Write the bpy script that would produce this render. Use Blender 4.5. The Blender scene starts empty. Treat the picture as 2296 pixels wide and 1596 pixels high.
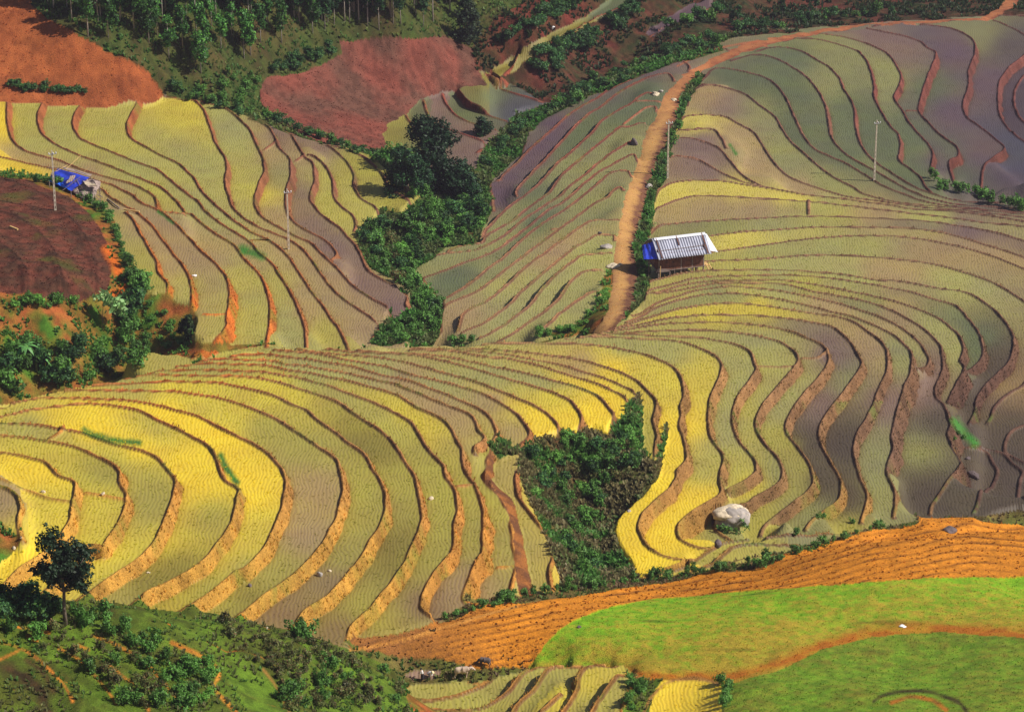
import bpy, math, random
import numpy as np

# ------------------------------------------------------------------ camera, world, sun
SC = bpy.context.scene
COL = SC.collection
F, U0, V0, PITCH, HC = 7248.0, 1148.0, 798.0, math.radians(24.0), 180.0
cam_d = bpy.data.cameras.new("camera")
cam = bpy.data.objects.new("camera", cam_d)
COL.objects.link(cam)
cam.location = (0, 0, HC)
cam.rotation_euler = (math.radians(90) - PITCH, 0, 0)
cam_d.sensor_width = 36.0
cam_d.lens = F / 2296.0 * 36.0
cam_d.clip_start = 1.0
cam_d.clip_end = 6000.0
SC.camera = cam

SUN_EL, SUN_AZ = math.radians(43), math.radians(97)     # azimuth measured from +Y (view direction) towards +X
world = bpy.data.worlds.new("World")
SC.world = world
world.use_nodes = True
wn = world.node_tree.nodes
wl = world.node_tree.links
sky = wn.new("ShaderNodeTexSky")
sky.sky_type = 'NISHITA'
sky.sun_disc = False
sky.sun_elevation = SUN_EL
sky.sun_rotation = SUN_AZ
sky.air_density = 1.0
sky.dust_density = 1.5
bg = wn["Background"]
bg.inputs[1].default_value = 0.055
wl.new(sky.outputs[0], bg.inputs[0])
sun_d = bpy.data.lights.new("sun", 'SUN')
sun_d.energy = 4.9
sun_d.angle = math.radians(0.53)
sun_d.color = (1.0, 0.94, 0.85)
sun = bpy.data.objects.new("sun", sun_d)
COL.objects.link(sun)
# direction towards the sun
SD = (math.sin(SUN_AZ) * math.cos(SUN_EL), math.cos(SUN_AZ) * math.cos(SUN_EL), math.sin(SUN_EL))
from mathutils import Vector, Matrix, Euler
sun.rotation_euler = Vector(SD).to_track_quat('Z', 'Y').to_euler()
SC.view_settings.view_transform = 'Standard'
SC.view_settings.look = 'None'
SC.view_settings.exposure = 0.28
SC.view_settings.gamma = 1.0
SC.cycles.max_bounces = 4
SC.cycles.diffuse_bounces = 2

rng = np.random.RandomState(7)
random.seed(7)
ct, st = math.cos(PITCH), math.sin(PITCH)

# ------------------------------------------------------------------ picture <-> world
def ray(u, v):
    xc = (u - U0) / F
    yc = -(v - V0) / F
    return np.array([xc, ct + yc * st, -st + yc * ct])

def pz(u, v, z):
    d = ray(u, v)
    t = (z - HC) / d[2]
    return d[0] * t, d[1] * t, z

def pd(u, v, D, dz=0.0):
    d = ray(u, v)
    d = d / np.linalg.norm(d)
    return d[0] * D, d[1] * D, HC + d[2] * D + dz

# ------------------------------------------------------------------ traced terrace edges
# each survey sheet: origin and scale of the sheet
SHEET = dict(A=(0, 763.6, 3), B=(636.4, 731.8, 3), C=(1272.7, 636.4, 3), D=(1529.8, 827.3, 3), E=(1529.8, 318.2, 3),
             F=(1529.8, 0, 3), G=(0, 190.9, 3), H=(445.5, 286.4, 3), I=(890.9, 190.9, 3), K=(763.6, 0, 3),
             L=(0, 1064, 3), M=(700, 1064, 3), O=(1463.6, 1209.1, 2.758), P=(0, 572.7, 3),
             Q=(890.9, 413.6, 4.5), R=(1081.8, 127.3, 4.5), T=(0, 0, 1))
LINES = """
24 | A -60 975 0 985 50 1000 110 1040 140 1100 145 1140 130 1200 135 1280 150 1330
22.5 | A -100 745 0 752 100 765 220 795 310 820 345 855 380 895 440 925 490 940 515 965 510 1030 500 1090 490 1150 470 1220 430 1290 L 390 450 300 530 150 630 50 730 -60 830
21 | A -100 638 0 640 100 645 250 665 400 690 520 720 620 765 700 800 780 850 815 900 812 940 830 990 855 1040 850 1100 830 1170 790 1250 730 1340 690 1390 L 590 480 520 600 400 700 330 770 230 860 100 990
19.5 | A -100 553 0 555 100 555 250 570 350 585 420 600 480 605 560 620 650 655 750 690 870 720 970 745 1060 790 1120 850 1170 910 1190 960 1175 1040 1150 1120 1120 1200 1080 1290 1030 1370 L 930 580 800 660 680 740 600 800 530 850 400 960
18 | A -100 550 0 515 100 490 200 465 320 450 450 435 600 425 750 440 850 455 960 480 1060 530 1200 600 1300 650 1380 690 1430 740 1470 810 1490 880 1510 930 1550 965 1610 1005 1605 1060 1590 1140 1560 1230 1500 1330 1440 1410 1370 1490 L 1280 650 1130 730 1000 790 930 850 870 900 780 980
16.5 | A -100 490 0 455 60 430 150 405 260 385 400 385 550 390 700 395 850 400 960 415 1100 445 1200 475 1330 510 1450 570 1550 620 1680 680 1780 740 1850 800 1900 870 1925 950 1920 1040 1900 1130 1870 1230 1830 1320 1800 1380 1740 1450 1650 1540 L 1600 650 1480 750 1370 830 1230 915 1120 1000
15 | A 190 392 280 370 420 340 600 335 800 338 1000 338 1200 345 1380 370 1500 395 1620 430 1750 480 1850 520 1960 590 2070 660 2170 730 B 330 870 370 910 380 980 400 1060 400 1130 380 1220 340 1330 280 1440 210 1540 L 2100 560 1980 680 1850 770 1750 840 1680 900 1610 955 1500 1040
13.5 | A 490 318 560 305 700 295 900 290 1100 278 1350 280 1500 290 1650 320 1800 360 1900 395 B 40 520 120 545 170 570 240 640 330 700 430 775 510 830 560 880 600 950 650 1030 680 1110 695 1200 685 1270 640 1370 580 1460 520 1560 M 180 740 100 830 0 890 L 2050 930 2010 985 1930 1070
12 | A 850 255 920 235 1100 232 1300 235 1500 238 1700 250 1850 275 B 0 385 100 420 250 465 370 510 450 570 540 630 650 700 720 760 780 840 830 920 880 1000 905 1100 925 1200 935 1290 910 1380 870 1480 820 1590 M 600 650 540 730 470 810 400 900 320 970 260 1030 235 1110
10.5 | A 1000 222 1040 205 1200 200 1400 200 1600 207 1800 215 B 0 330 100 345 200 375 320 405 420 440 520 480 620 520 730 570 800 610 870 660 920 740 980 830 1040 900 1080 950 1100 1020 1140 1070 1170 1140 1170 1250 1150 1350 1150 1450 1125 1540 M 930 540 880 600 820 680 770 770 745 850 745 905 800 945 880 995 950 1030
9 | A 1130 185 1230 170 1400 155 1600 160 1800 170 B 0 290 150 310 300 340 430 365 560 400 700 440 800 480 900 545 1000 590 1080 640 1140 700 1170 780 1200 830 1210 900 1230 980 1270 1040 1310 1110 1340 1200 1350 1290 1340 1400 1345 1480 1330 1550 M 1130 550 1090 630 1050 730 1020 820 1040 860 1120 910 1200 960
8 | A 1340 140 1480 122 1650 128 1850 140 B 0 255 150 270 300 295 450 320 600 355 750 390 850 430 960 470 1050 510 1150 550 1250 590 1295 640 1320 710 1360 745 1345 778 1290 810 1285 850
7 | A 1560 108 1680 95 1850 100 B 0 205 150 220 300 245 450 270 600 310 700 335 850 370 950 405 1050 440 1150 480 1230 515 1320 560 1380 600 1420 660 1440 720 1430 750 1395 800 1400 850 1375 900 1380 960 1350 1000 1380 1070 1450 1130 1490 1200 1540 1270 1535 1350 1550 1450 1570 1580 M 1385 540 1380 620 1350 720 1335 800 1340 880
6 | B -60 160 20 168 200 180 400 220 550 245 700 275 850 320 1000 355 1150 395 1300 440 1400 480 1500 540 1570 590 1610 640 1650 690 1665 730 1640 765 1590 800 1560 830 1620 880 1645 905 1590 960 1570 1020 1570 1100 1590 1160 1660 1260 1740 1360 1800 1430 1820 1500 M 1600 420 1630 500 1625 570 1605 630 1610 740 1650 815 1700 870
5 | B 90 160 190 170 400 190 600 205 800 235 950 275 1100 320 1250 360 1400 415 1550 475 1650 515 1750 570 1810 620 1850 670 1860 710
4 | B 270 152 450 170 650 180 850 190 1000 215 1150 250 1300 290 1450 335 1600 380 1750 425 1860 465 1930 500 1980 560 2005 620 2000 690 1980 730
3 | B 500 165 660 175 900 185 1100 205 1300 245 1500 290 1650 320 1800 360 1950 400 2080 450 2150 500 2200 560 2225 600 2210 670 2170 740
2 | B 850 158 1000 160 1150 170 1350 205 1500 215 1650 250 1800 290 1950 335 2100 385 C 300 715 370 750 410 790 425 840 405 890
1.2 | B 860 148 1000 150 1200 158 1450 182 1650 215 1800 245 1909 272 C 100 590 200 620 300 655 380 690 440 720 475 755 440 785
0.4 | B 1120 150 1320 152 1500 165 1700 185 1909 212 C 120 520 250 560 350 595 440 635 500 680 550 735 600 790 600 850 580 910 590 960 610 1020 595 1080 595 1160
-0.5 | B 1050 138 1200 130 1400 118 1700 113 C 0 402 150 410 300 430 450 460 560 490 680 540 740 590 775 660 790 740 785 780 765 830 770 890 760 950 780 1030 795 1110 805 1190 740 1255 740 1300 700 1370 600 1460 520 1540 M 2220 290 2200 370 2230 440 2280 500 O 0 65 60 95 150 120 250 130
-2 | C 0 370 200 352 350 360 500 368 650 375 780 395 880 430 970 470 1030 520 1040 590 1010 670 970 750 955 850 955 960 970 1030 1010 1090 1050 1150 1055 1200 1030 1260 1025 1330 1045 1400 990 1450 D 110 940 20 1010 -20 1060 -25 1110 0 1155 90 1200 200 1215
-3.3 | C 230 345 420 340 700 355 900 360 1000 378 1100 400 1200 440 1245 480 1260 540 1275 580 1230 650 1150 770 1120 870 1120 970 1160 1060 1220 1130 1265 1190 1280 1250 1250 1290 1180 1340 1080 1390
-4.5 | C 150 345 270 335 450 325 700 315 900 312 1100 325 1250 345 1380 375 1460 405 1510 440 1550 490 1555 530 1500 600 1420 690 1350 770 1300 850 1275 910 1275 980 1310 1050 1370 1120 1420 1180 1450 1250 1450 1300 1420 1350 1340 1400 1260 1440 1210 1480 D 350 930 280 1000 220 1020 225 1080 280 1130 330 1160
-5.7 | C 170 332 270 320 400 305 600 275 800 262 1000 258 1200 270 1400 295 1500 320 1600 360 1680 395 1730 430 1760 480 1760 530 1720 600 1640 690 1560 790 1500 880 1475 950 1480 1000 1530 1070 1590 1150 1640 1240 1660 1330 1620 1400 1540 1460 D 690 950 610 1010 550 1070 525 1130
-6.9 | C 240 318 300 305 500 270 700 230 900 212 1100 208 1300 215 1500 235 1650 260 1780 290 1850 340 1900 390 1940 450 1975 520 1980 560 1930 640 1870 720 1790 820 1720 920 1695 990 1700 1060 1740 1140 1790 1230 1840 1330 D 1070 850 1030 910 960 960 880 1020 830 1090
-8.1 | C 290 308 350 290 500 245 700 180 900 145 1100 132 1300 145 1500 175 1700 205 1850 230 1950 270 2020 320 2090 370 2140 430 2155 490 2155 580 2110 680 2070 790 2020 900 1960 1000 1935 1080 1935 1180 1970 1290 D 1230 800 1250 880 1220 980 1205 1040
-9.3 | C 400 260 470 230 600 160 750 110 900 75 1050 65 E 350 1018 550 1040 750 1080 950 1130 1150 1180 1300 1240 1380 1275 1450 1320 1530 1400 1550 1480 1540 1560 D 1500 120 1460 250 1430 370 1415 450 1420 540 1390 650 1385 710 1430 810 1440 900 1425 1000
-10.6 | C 440 215 490 200 600 130 760 75 E 100 1000 300 975 500 985 700 1010 900 1050 1100 1100 1250 1150 1400 1210 1500 1270 1600 1350 1650 1430 1665 1480 1640 1520 1580 1530
-11.9 | I 1650 1440 1670 1405 1800 1395 1950 1370 2100 1340 2190 1332 E 500 950 700 960 900 1010 1200 1065 1400 1130 1550 1210 1650 1280 1740 1370 1750 1440 1760 1520 D 1740 60 1710 130 1710 190 1760 240 1790 310 1810 380 1790 430 1800 470 1830 530 1870 600 1880 640 1820 720 1770 790 1720 860 1680 920 1665 980
-13.2 | I 1670 1440 1760 1400 1850 1365 1950 1340 2100 1322 E 300 935 600 930 800 945 1000 980 1250 1030 1450 1080 1600 1130 1750 1200 1850 1290 1890 1370 1890 1430 1875 1480 1900 1520 D 1850 100 1820 170 1785 225
-14.5 | I 1665 1420 1680 1385 1800 1350 1900 1325 2000 1300 2150 1287 E 400 900 600 895 900 905 1100 930 1250 955 1500 1000 1700 1060 1850 1110 1930 1190 2000 1290 2030 1390 2020 1460 1950 1530 1905 1555
-15.8 | I 1660 1400 1680 1330 1800 1295 1900 1268 2050 1250 2117 1245 E 500 862 700 862 1000 885 1200 910 1330 932 1450 935 1700 980 1900 1010 2050 1090 2150 1180 2220 1290 2230 1380 2200 1480 D 2130 30 2050 110 1990 200 1970 300 1930 370
-17 | E -175 870 0 830 220 800 500 790 850 765 1100 765 1400 785 1700 825 1900 880 2100 950 2296 1070 2420 1190 2460 1330 2400 1480 D 2296 110 2200 170 2100 260 2080 330 2050 370
-18 | E -170 810 0 770 240 735 500 700 750 665 1000 640 1250 630 1500 640 1800 690 2000 740 2296 850 2500 960
-19 | E -165 700 0 660 250 625 500 600 900 575 1200 575 1500 580 1750 610 2000 680 2296 775 2500 860
-20 | R 1690 1750 1700 1680 Q 2480 560 E -160 570 0 545 400 520 850 500 1200 510 1600 530 1900 570 2100 610 2296 665 2500 740
-20.8 | I 1710 870 1740 830 1850 785 1917 767 E 80 365 250 365 500 380 850 402 1200 440 1500 475 1800 510 2000 540 2296 570 2500 600
-21.6 | R 1700 1530 1730 1430 1790 1340 1900 1280 2050 1255 E 100 260 250 262 400 285 600 315 800 352 1000 375 1200 400 1400 425 1550 450 1900 475 2296 535 2500 570
-22.2 | R 1880 1020 1960 1005 2100 1020 2200 1050 E 0 100 100 120 200 170 300 225 400 265 500 290
-22.8 | R 1900 840 2000 820 2150 830 2230 860 F 110 940 200 975 260 1010 320 1080 400 1170 500 1240 590 1266
-23.4 | R 1950 740 2100 740 2200 730 F 100 868 220 875 270 940 300 1000
-24.2 | R 1950 720 2020 620 2100 595 2200 590 F 120 770 280 785 370 830 480 890 530 960 580 1040 650 1130 740 1200 900 1260 1100 1320 1300 1350 1600 1392 1900 1418 2296 1460 2500 1485
-25.2 | R 2060 500 2070 430 2100 370 2150 320 2240 290 F 120 575 250 580 420 635 520 710 630 790 680 880 740 960 850 1060 1000 1180 1150 1260 1250 1315 1500 1368 1900 1405 2296 1440 2500 1465
-26.2 | F 60 620 150 520 200 470 280 460 420 485 550 520 640 580 700 660 740 750 790 860 840 950 920 1020 1100 1100 1250 1190 1350 1250 1500 1310 1650 1360 1900 1398 2296 1428
-27.2 | F 330 410 420 380 480 368 600 385 720 440 840 520 920 620 970 720 990 840 1010 930 1060 1000 1150 1070 1280 1140 1400 1210 1550 1290 1700 1345 1900 1380 2296 1405
-28.2 | F 500 350 580 325 680 318 800 345 900 400 1000 460 1060 530 1090 600 1150 700 1165 800 1180 900 1220 1000 1290 1080 1400 1160 1550 1250 1700 1310 1900 1355 2150 1365
-29.3 | F 690 280 750 260 880 262 1000 285 1150 330 1210 370 1260 450 1290 550 1295 650 1340 750 1400 850 1460 910 1470 990 1465 1080 1540 1140 1600 1190 1640 1260 1680 1300
-30.4 | F 830 245 900 230 980 232 1150 265 1300 320 1390 370 1440 440 1475 510 1460 590 1430 660 1480 740 1530 830 1600 910 1670 990 1690 1060 1670 1160 1720 1190
-31.5 | F 1030 210 1100 190 1200 185 1350 215 1500 245 1600 280 1650 320 1710 360 1690 430 1650 530 1610 650 1595 750 1660 830 1750 920 1850 990 1860 1050 1800 1090 1820 1200 1860 1280
-33 | F 1290 180 1440 145 1600 165 1800 190 1920 240 1970 290 1970 370 1930 480 1930 580 1895 700 1920 790 2000 850 2100 930 2175 1000 2100 1060 2040 1110 2015 1200 2010 1310
-34.5 | F 1620 160 1800 140 1960 118 2100 140 2200 180 2296 230 2350 290 2296 380 2200 460 2140 550 2125 650 2140 780 2200 870 2296 950 2450 1050
-36 | F 2020 118 2060 110 2200 105 2296 110 2500 130
-36 | F 2400 450 2296 520 2240 620 2240 720 2296 820 2450 900
-13.5 | Q 1480 1450 1600 1330 1700 1260 1850 1150 1960 1085 2020 1085 2045 1110 2030 1150
-15.5 | Q 1000 1594 1150 1510 1300 1410 1450 1310 1580 1200 1650 1110 1700 1030 1800 930 1900 880 2050 865 2130 875
-16.5 | Q 820 1555 1000 1470 1150 1360 1300 1250 1400 1130 1500 1010 1620 890 1750 790 1850 720 1980 705 2150 695
-17.5 | Q 640 1500 680 1480 850 1410 1000 1310 1150 1190 1250 1080 1400 950 1550 830 1700 700 1850 600 2000 515 2100 510 2190 520 2200 570
-18.5 | Q 600 1490 630 1400 660 1310 750 1250 900 1180 1050 1060 1200 920 1350 790 1500 680 1650 570 1800 460 1950 370 2080 360 2220 360
-19.5 | Q 370 1560 430 1480 435 1350 450 1260 520 1200 700 1130 850 1050 1000 930 1150 810 1300 700 1450 590 1600 470 1750 370 1880 270 2000 185 2110 130 2180 60 2240 30 2285 60
-20.5 | Q 460 1225 460 1165 600 1090 800 950 900 860 1050 750 1150 660 1300 520 1450 400 1600 310 1750 210 1900 95 R 1200 1245 1260 1190 1360 1155 1470 1155 1510 1215
-21.5 | Q 400 1165 330 1060 260 970 265 945 450 880 650 800 850 730 1000 660 1150 560 1250 480 1350 400 1500 270 1650 190 1750 110 1860 10 R 1120 1200 1200 1150 1350 1065 1500 985 1550 1000 1580 1065
-22.5 | Q 150 975 120 965 80 920 150 850 300 750 450 700 600 685 800 660 950 590 1100 500 1250 370 1400 270 1550 170 1650 110 1700 50 R 1000 1210 1100 1130 1200 1050 1300 970 1400 910 1500 860
-23.5 | Q 510 690 550 650 700 610 850 590 890 530 1000 460 1150 370 1300 250 1450 140 1520 90 R 742 1265 850 1150 1000 1020 1150 900 1280 790 1390 710 1470 710 1600 670 1700 690
-24.5 | Q 865 540 880 470 950 400 1010 330 1100 250 1200 170 1300 100 1410 10 R 650 1190 750 1080 850 1000 1000 860 1100 770 1200 650 1350 550 1500 470 1560 420 1650 365 1710 375
-25.5 | R 350 1410 330 1370 400 1280 500 1170 600 1070 700 960 800 850 900 740 1000 640 1080 570 1200 500 1350 380 1500 290 1700 200 1850 165 1900 185 1940 250
-26.5 | R 110 1560 90 1400 70 1270 170 1250 200 1200 330 1090 450 960 570 850 700 740 850 600 1000 500 1150 420 1300 320 1500 230 1700 140 1850 80 2000 45 2050 60 2090 110 2080 150
-27.5:-29.5 | R 390 980 400 930 450 740 600 620 720 530 870 440 1000 360 1200 260 1400 190 1600 110 1800 30 F 0 355 150 300 300 260 420 235
-5.5 | G 845 855 900 910 950 1000 1000 1090 1060 1190 1070 1260 1130 1330 1130 1380 1100 1410 1010 1415
-6.6 | G -80 565 0 570 150 582 300 605 500 640 680 700 740 750 850 820 940 870 1030 950 1100 1040 1180 1150 1240 1220 1290 1330 1300 1420 1280 1480 1220 1490
-7.7 | G -80 475 0 485 100 505 200 530 310 552 500 600 690 655 760 675 850 720 900 745 950 790 1080 850 1200 950 1350 1110 1450 1200 1520 1280 1550 1380 1545 1480 P 1530 420 1530 480 1480 540 1380 590 1290 590
-8.7 | G 40 90 50 120 60 280 90 370 150 430 250 470 400 510 500 550 650 600 870 660 960 700 1040 750 1060 800 1060 825 1090 850 1240 865
-9.8 | G 300 100 290 125 260 200 265 280 300 340 400 410 540 475 700 530 850 590 1000 650 1100 700 1180 770 1230 830 1255 862 1290 870 1350 920 1450 1000 1580 1080 1650 1170 1750 1270 1800 1380 1820 1480 1820 1594 P 1805 560 1800 620
-11 | G 560 120 545 140 500 220 500 290 550 360 650 410 800 470 950 530 1060 570 1140 630 1220 700 1330 780 1400 860 1500 940 1600 1000 1690 1060 1750 1130 1830 1200 1900 1300 1960 1400 2010 1500 2040 1594 P 2060 520 2065 640
-12.2 | G 950 90 935 115 880 210 860 280 880 350 950 400 1080 470 1200 530 1290 610 1350 700 1420 780 1500 850 1600 930 1700 990 1800 1040 1900 1110 1960 1180 2030 1280 2100 1390 2180 1490 H 900 1290 940 1350 990 1440 1010 1500
-13.4 | G 1090 95 1280 100 1340 130 1390 200 1420 290 1460 400 1520 490 1530 560 1520 640 1540 740 1570 820 1650 900 1750 960 1850 1000 1930 1030 2020 1090 2080 1150 2150 1250 2230 1360 H 960 1140 1080 1220 1180 1290 1225 1330 1210 1370 1175 1420
-14.6 | G 1350 120 1500 150 1600 220 1680 300 1730 400 1770 490 1785 580 1750 660 1720 760 1730 840 1800 910 1900 970 2000 1020 2090 1060 2140 1110 H 830 850 920 930 1040 1060 1150 1140 1280 1210 1350 1270 1330 1330
-15.8 | G 1680 230 1790 270 1850 340 1880 420 1950 500 1960 600 1930 720 1930 830 1960 900 2050 970 2150 1020 2220 1070 2270 1140 2230 1180
-17.5 | G 1760 240 1850 250 1950 320 2000 400 2060 490 2110 530 2120 640 2090 740 2120 820 2200 900 H 960 683 1000 730 1060 800 1110 900 1150 970 1250 1030 1370 1080 1410 1130 1400 1200 1460 1250 1530 1330
-18.5 | H 740 185 790 200 870 280 910 370 910 450 960 530 1040 590 1060 640 1050 700
-19.5 | H 590 40 640 50 750 65 880 130 1000 230 1050 330 1050 400 1090 470 1180 530 1215 580 1190 630
-20.5 | H 870 120 1000 145 1110 200 1230 310 1290 410 1400 480 1510 540 1470 590
-25.3 | K 430 760 460 810 490 850 K 520 900
-25 | K 160 830 200 900 260 980 330 1040
-26 | K 560 680 590 770 650 850 750 880 900 930 980 970 920 1030
-26.7 | K 690 640 720 710 800 790 950 850 1090 885
-27.4 | K 770 620 850 720 970 770 1150 830 1145 870
-28.2 | K 1000 540 1080 600 1200 640 1360 690
-26 | K 2150 -80 2000 0 1800 90 1600 190 1450 270 1250 390 1130 480 1060 525 980 500
-29.5 | F 400 -60 260 20 120 90 0 150 K 2200 200 2080 250
-0.7:-2.6 | O -100 270 0 230 100 205 200 170 270 125 350 70 450 20 D 520 1140 700 1118
-2.6:-12.5 | D 700 1118 850 1122 1100 1092 1300 1080 1500 1055 1620 1030 1800 1000 2000 988 2260 962 2500 955
-0.4:-3.2 | O -60 290 70 240 200 215 350 160 430 100 500 50 620 30 D 700 1185 900 1190 1080 1175
-4.5:-9 | D 850 1150 980 1120 1195 1100 1400 1075 1640 1045
0.1:-1.5 | D 250 1340 330 1290 420 1260 560 1245 800 1240 1000 1245
6.4 | M 650 1500 780 1520 950 1495 1040 1465 1180 1400 1240 1340 1320 1305 1480 1290
7.2 | M 700 1560 800 1575 950 1590 1100 1580 1200 1540 1290 1480 1360 1400 1420 1330 1500 1295 1600 1290
8.2 | M 1300 1680 1350 1594 1400 1520 1480 1450 1530 1370 1600 1300 1700 1285 1800 1290
9 | M 1540 1600 1600 1530 1660 1480
9.4 | M 1640 1660 1680 1594 1740 1510 1775 1430 1780 1360 1830 1300 1900 1285 2040 1280
10.4 | M 1820 1700 1880 1594 1950 1480 2010 1390 2050 1350 2120 1350 2180 1360
11.3 | M 2020 1700 2080 1594 2110 1500 2170 1420 2190 1365
"""
DIVIDERS = """
A 0 930 80 965 200 1020 340 1070 490 1090
A 335 665 400 625 480 605
A 580 1030 700 1050 840 1075
B 1170 1080 1280 1070
C 1295 560 1400 565 1520 560
C 1580 505 1680 502 1765 490
E 850 405 850 490
G 1780 440 1880 430
G 1990 515 2060 505
G 1690 1050 1800 1045
P 1370 400 1450 405 1525 398
D 1840 470 1920 540 2040 560 2090 640 2120 700 2080 760 2040 830 1990 900 1960 970
D 1920 535 2010 530 2150 570 2220 640 2290 700 2270 760 2265 830 2310 890
D 2310 380 2220 420 2180 480 2170 560 2230 600 2310 640
M 1250 630 1380 630
M 580 1410 700 1400 850 1385 1000 1390 1110 1415
F 1510 750 1590 750
Q 1560 460 1620 455
R 1420 690 1550 590 1650 520 1740 510 1760 560
R 1560 455 1650 450 1790 460
F 250 320 320 345 310 385
F 380 305 440 305 420 350
D 1860 590 1870 560 1840 470
"""
def parse(s):
    pts, sh = [], None
    tok = s.split()
    i = 0
    while i < len(tok):
        if tok[i].isalpha():
            sh = SHEET[tok[i]]
            i += 1
            continue
        x, y = float(tok[i]), float(tok[i + 1])
        pts.append((sh[0] + x / sh[2], sh[1] + y / sh[2]))
        i += 2
    return pts

def catmull(P, step):
    P = np.array(P, float)
    n = len(P)
    out = []
    for i in range(n - 1):
        p0 = P[max(i - 1, 0)]; p1 = P[i]; p2 = P[i + 1]; p3 = P[min(i + 2, n - 1)]
        m = max(2, int(np.linalg.norm(p2 - p1) / step))
        t = np.linspace(0, 1, m, endpoint=False)[:, None]
        out.append(0.5 * ((2 * p1) + (-p0 + p2) * t + (2 * p0 - 5 * p1 + 4 * p2 - p3) * t ** 2 + (-p0 + 3 * p1 - 3 * p2 + p3) * t ** 3))
    out.append(P[-1:])
    return np.concatenate(out)

TL = []      # (z, plan polyline)
for ln in LINES.strip().splitlines():
    zt, body = ln.split('|')
    zz = [float(q) for q in zt.split(':')]
    z = zz[0]
    if z > 9 and 'A ' in body: z = 9 + (z - 9) * 0.8
    pts = parse(body)
    ll = np.r_[0, np.cumsum([math.dist(a_, b_) for a_, b_ in zip(pts[:-1], pts[1:])])]
    za = np.full(len(pts), z) if len(zz) == 1 else zz[0] + (zz[1] - zz[0]) * ll / ll[-1]
    TL.append((za, np.array([pz(u, v, q)[:2] for (u, v), q in zip(pts, za)])))

# ------------------------------------------------------------------ smooth base surface
CZ = [(1345,740,-3),(1370,700,-9),(1400,640,-15),(1405,560,-17),(1430,470,-20),(1450,400,-21.5),(1490,300,-23),(1500,230,-24.5),
 (1560,170,-26),(1640,120,-28),(1750,85,-30.6),(1830,70,-31.8),(2000,55,-33.5),(2296,10,-39),
 (975,740,-24.5),(940,650,-25),(880,560,-25),(850,500,-25),(1000,500,-26.5),(1080,440,-28),(1100,370,-29.5),(1200,280,-31),(1300,200,-32.5),
 (1420,140,-34),(1500,110,-35),
 (600,210,-18),(700,150,-17),(850,120,-18),(1000,130,-21),(1050,180,-26),(1020,215,-26.8),(800,250,-22),(900,290,-24.5),(700,290,-20),(600,270,-18.5),(830,330,-24.5),
 (0,0,2),(0,200,-7),(150,100,-2),(300,180,-9),(350,215,-12),(100,200,-7.5),(-150,0,3),(-150,200,-6),
 (300,100,-3),(500,100,-9),(500,200,-13),(450,0,0),(600,50,-8),(900,0,-10),(1000,80,-20),(900,60,-14),(200,0,1),
 (1100,60,-17),(1200,0,-14),(1100,130,-24),(1300,20,-23),(1300,125,-30),(1200,180,-29),(1420,70,-27.5),(1500,10,-25),(1600,55,-35),
 (1700,20,-34),(1900,5,-38),(2450,0,-42),(1110,215,-29.5),
 (0,400,-5),(100,420,-4.5),(0,560,-2),(120,560,-3),(230,600,-5),(240,480,-6),(0,640,-1.5),(200,650,-3),(-150,500,0),(-150,700,0),
 (0,700,-3),(150,720,-4),(300,700,-8),(0,860,-9),(100,850,-11),(200,835,-13),(300,810,-14),(400,765,-12),(500,775,-11.5),(600,775,-12),
 (700,775,-14),(850,765,-19),(960,765,-25.5),(1050,757,-18.5),(1150,758,-16.5),(1250,752,-10),(1320,745,-5),(-150,880,-8),
 (1300,1010,0),(1300,1100,-2.5),(1300,1200,-3.5),(1320,1290,-2.5),(1220,1100,1),(1400,1080,-1.5),(1230,1010,3),(1400,990,0),(1370,1190,-2.5)]
CD = [(0,1345,305),(147,1400,303),(300,1372,309),(480,1392,315),(650,1420,321),(750,1452,325),(850,1500,324),(915,1590,322),
 (0,1596,287),(300,1596,290),(600,1596,300),(300,1480,300),(600,1500,311),(0,1470,296),(-150,1470,293),(-150,1596,283),(-150,1340,303),
 (2296,1172,398,-1.0),(2450,1180,398,-1.0),(2000,1192,388,-1.1),(1850,1225,384,-0.8),(1700,1278,385,-0.5),(2150,1180,393,-1.1),(1440,1312,385),(1250,1345,368),(1000,1397,357.5),(780,1442,351.5),
 (900,1470,351),(950,1510,349),(1050,1495,349.5),(1050,1440,353),(1150,1400,356),(920,1545,345),
 (1200,1440,352),(1300,1400,356),(1300,1450,350),(1500,1500,343),(2296,1300,378),(1700,1400,357),(2000,1400,358),(2296,1450,350),(2296,1596,327),
 (1700,1596,330),(1640,1545,334),(2000,1500,345),(2000,1596,326),(2296,1240,386),(1700,1320,373),(1450,1350,370),(1450,1480,347),(2450,1400,360),(2450,1596,328),
 (1100,1596,341),(1300,1596,338.5),(1560,1590,338),(1460,1590,338)]
CREST = [(-100,930,17.5),(0,914,16.5),(50,901,16),(133,876,15),(187,866,14),(240,856,13),(300,838,12),(350,826,11),(400,811,9.5),(467,799,8.3),
 (533,789,7.2),(600,783,6),(765,777,4),(880,777,2.5),(970,775,1.0),(1036,770,0.2),(1136,764,-0.5),(1236,757,-1.2),(1303,751,-2)]
HID = [(0,1345,320,-3.5),(200,1370,322,-3.5),(480,1392,328,-3.5),(750,1452,336,-2),
 (2296,1165,408,-3),(2296,1165,425,-8),(2450,1165,418,-5),(2000,1180,398,-2.5),(2000,1180,412,-6),(1850,1215,396,-2.5)]
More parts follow.
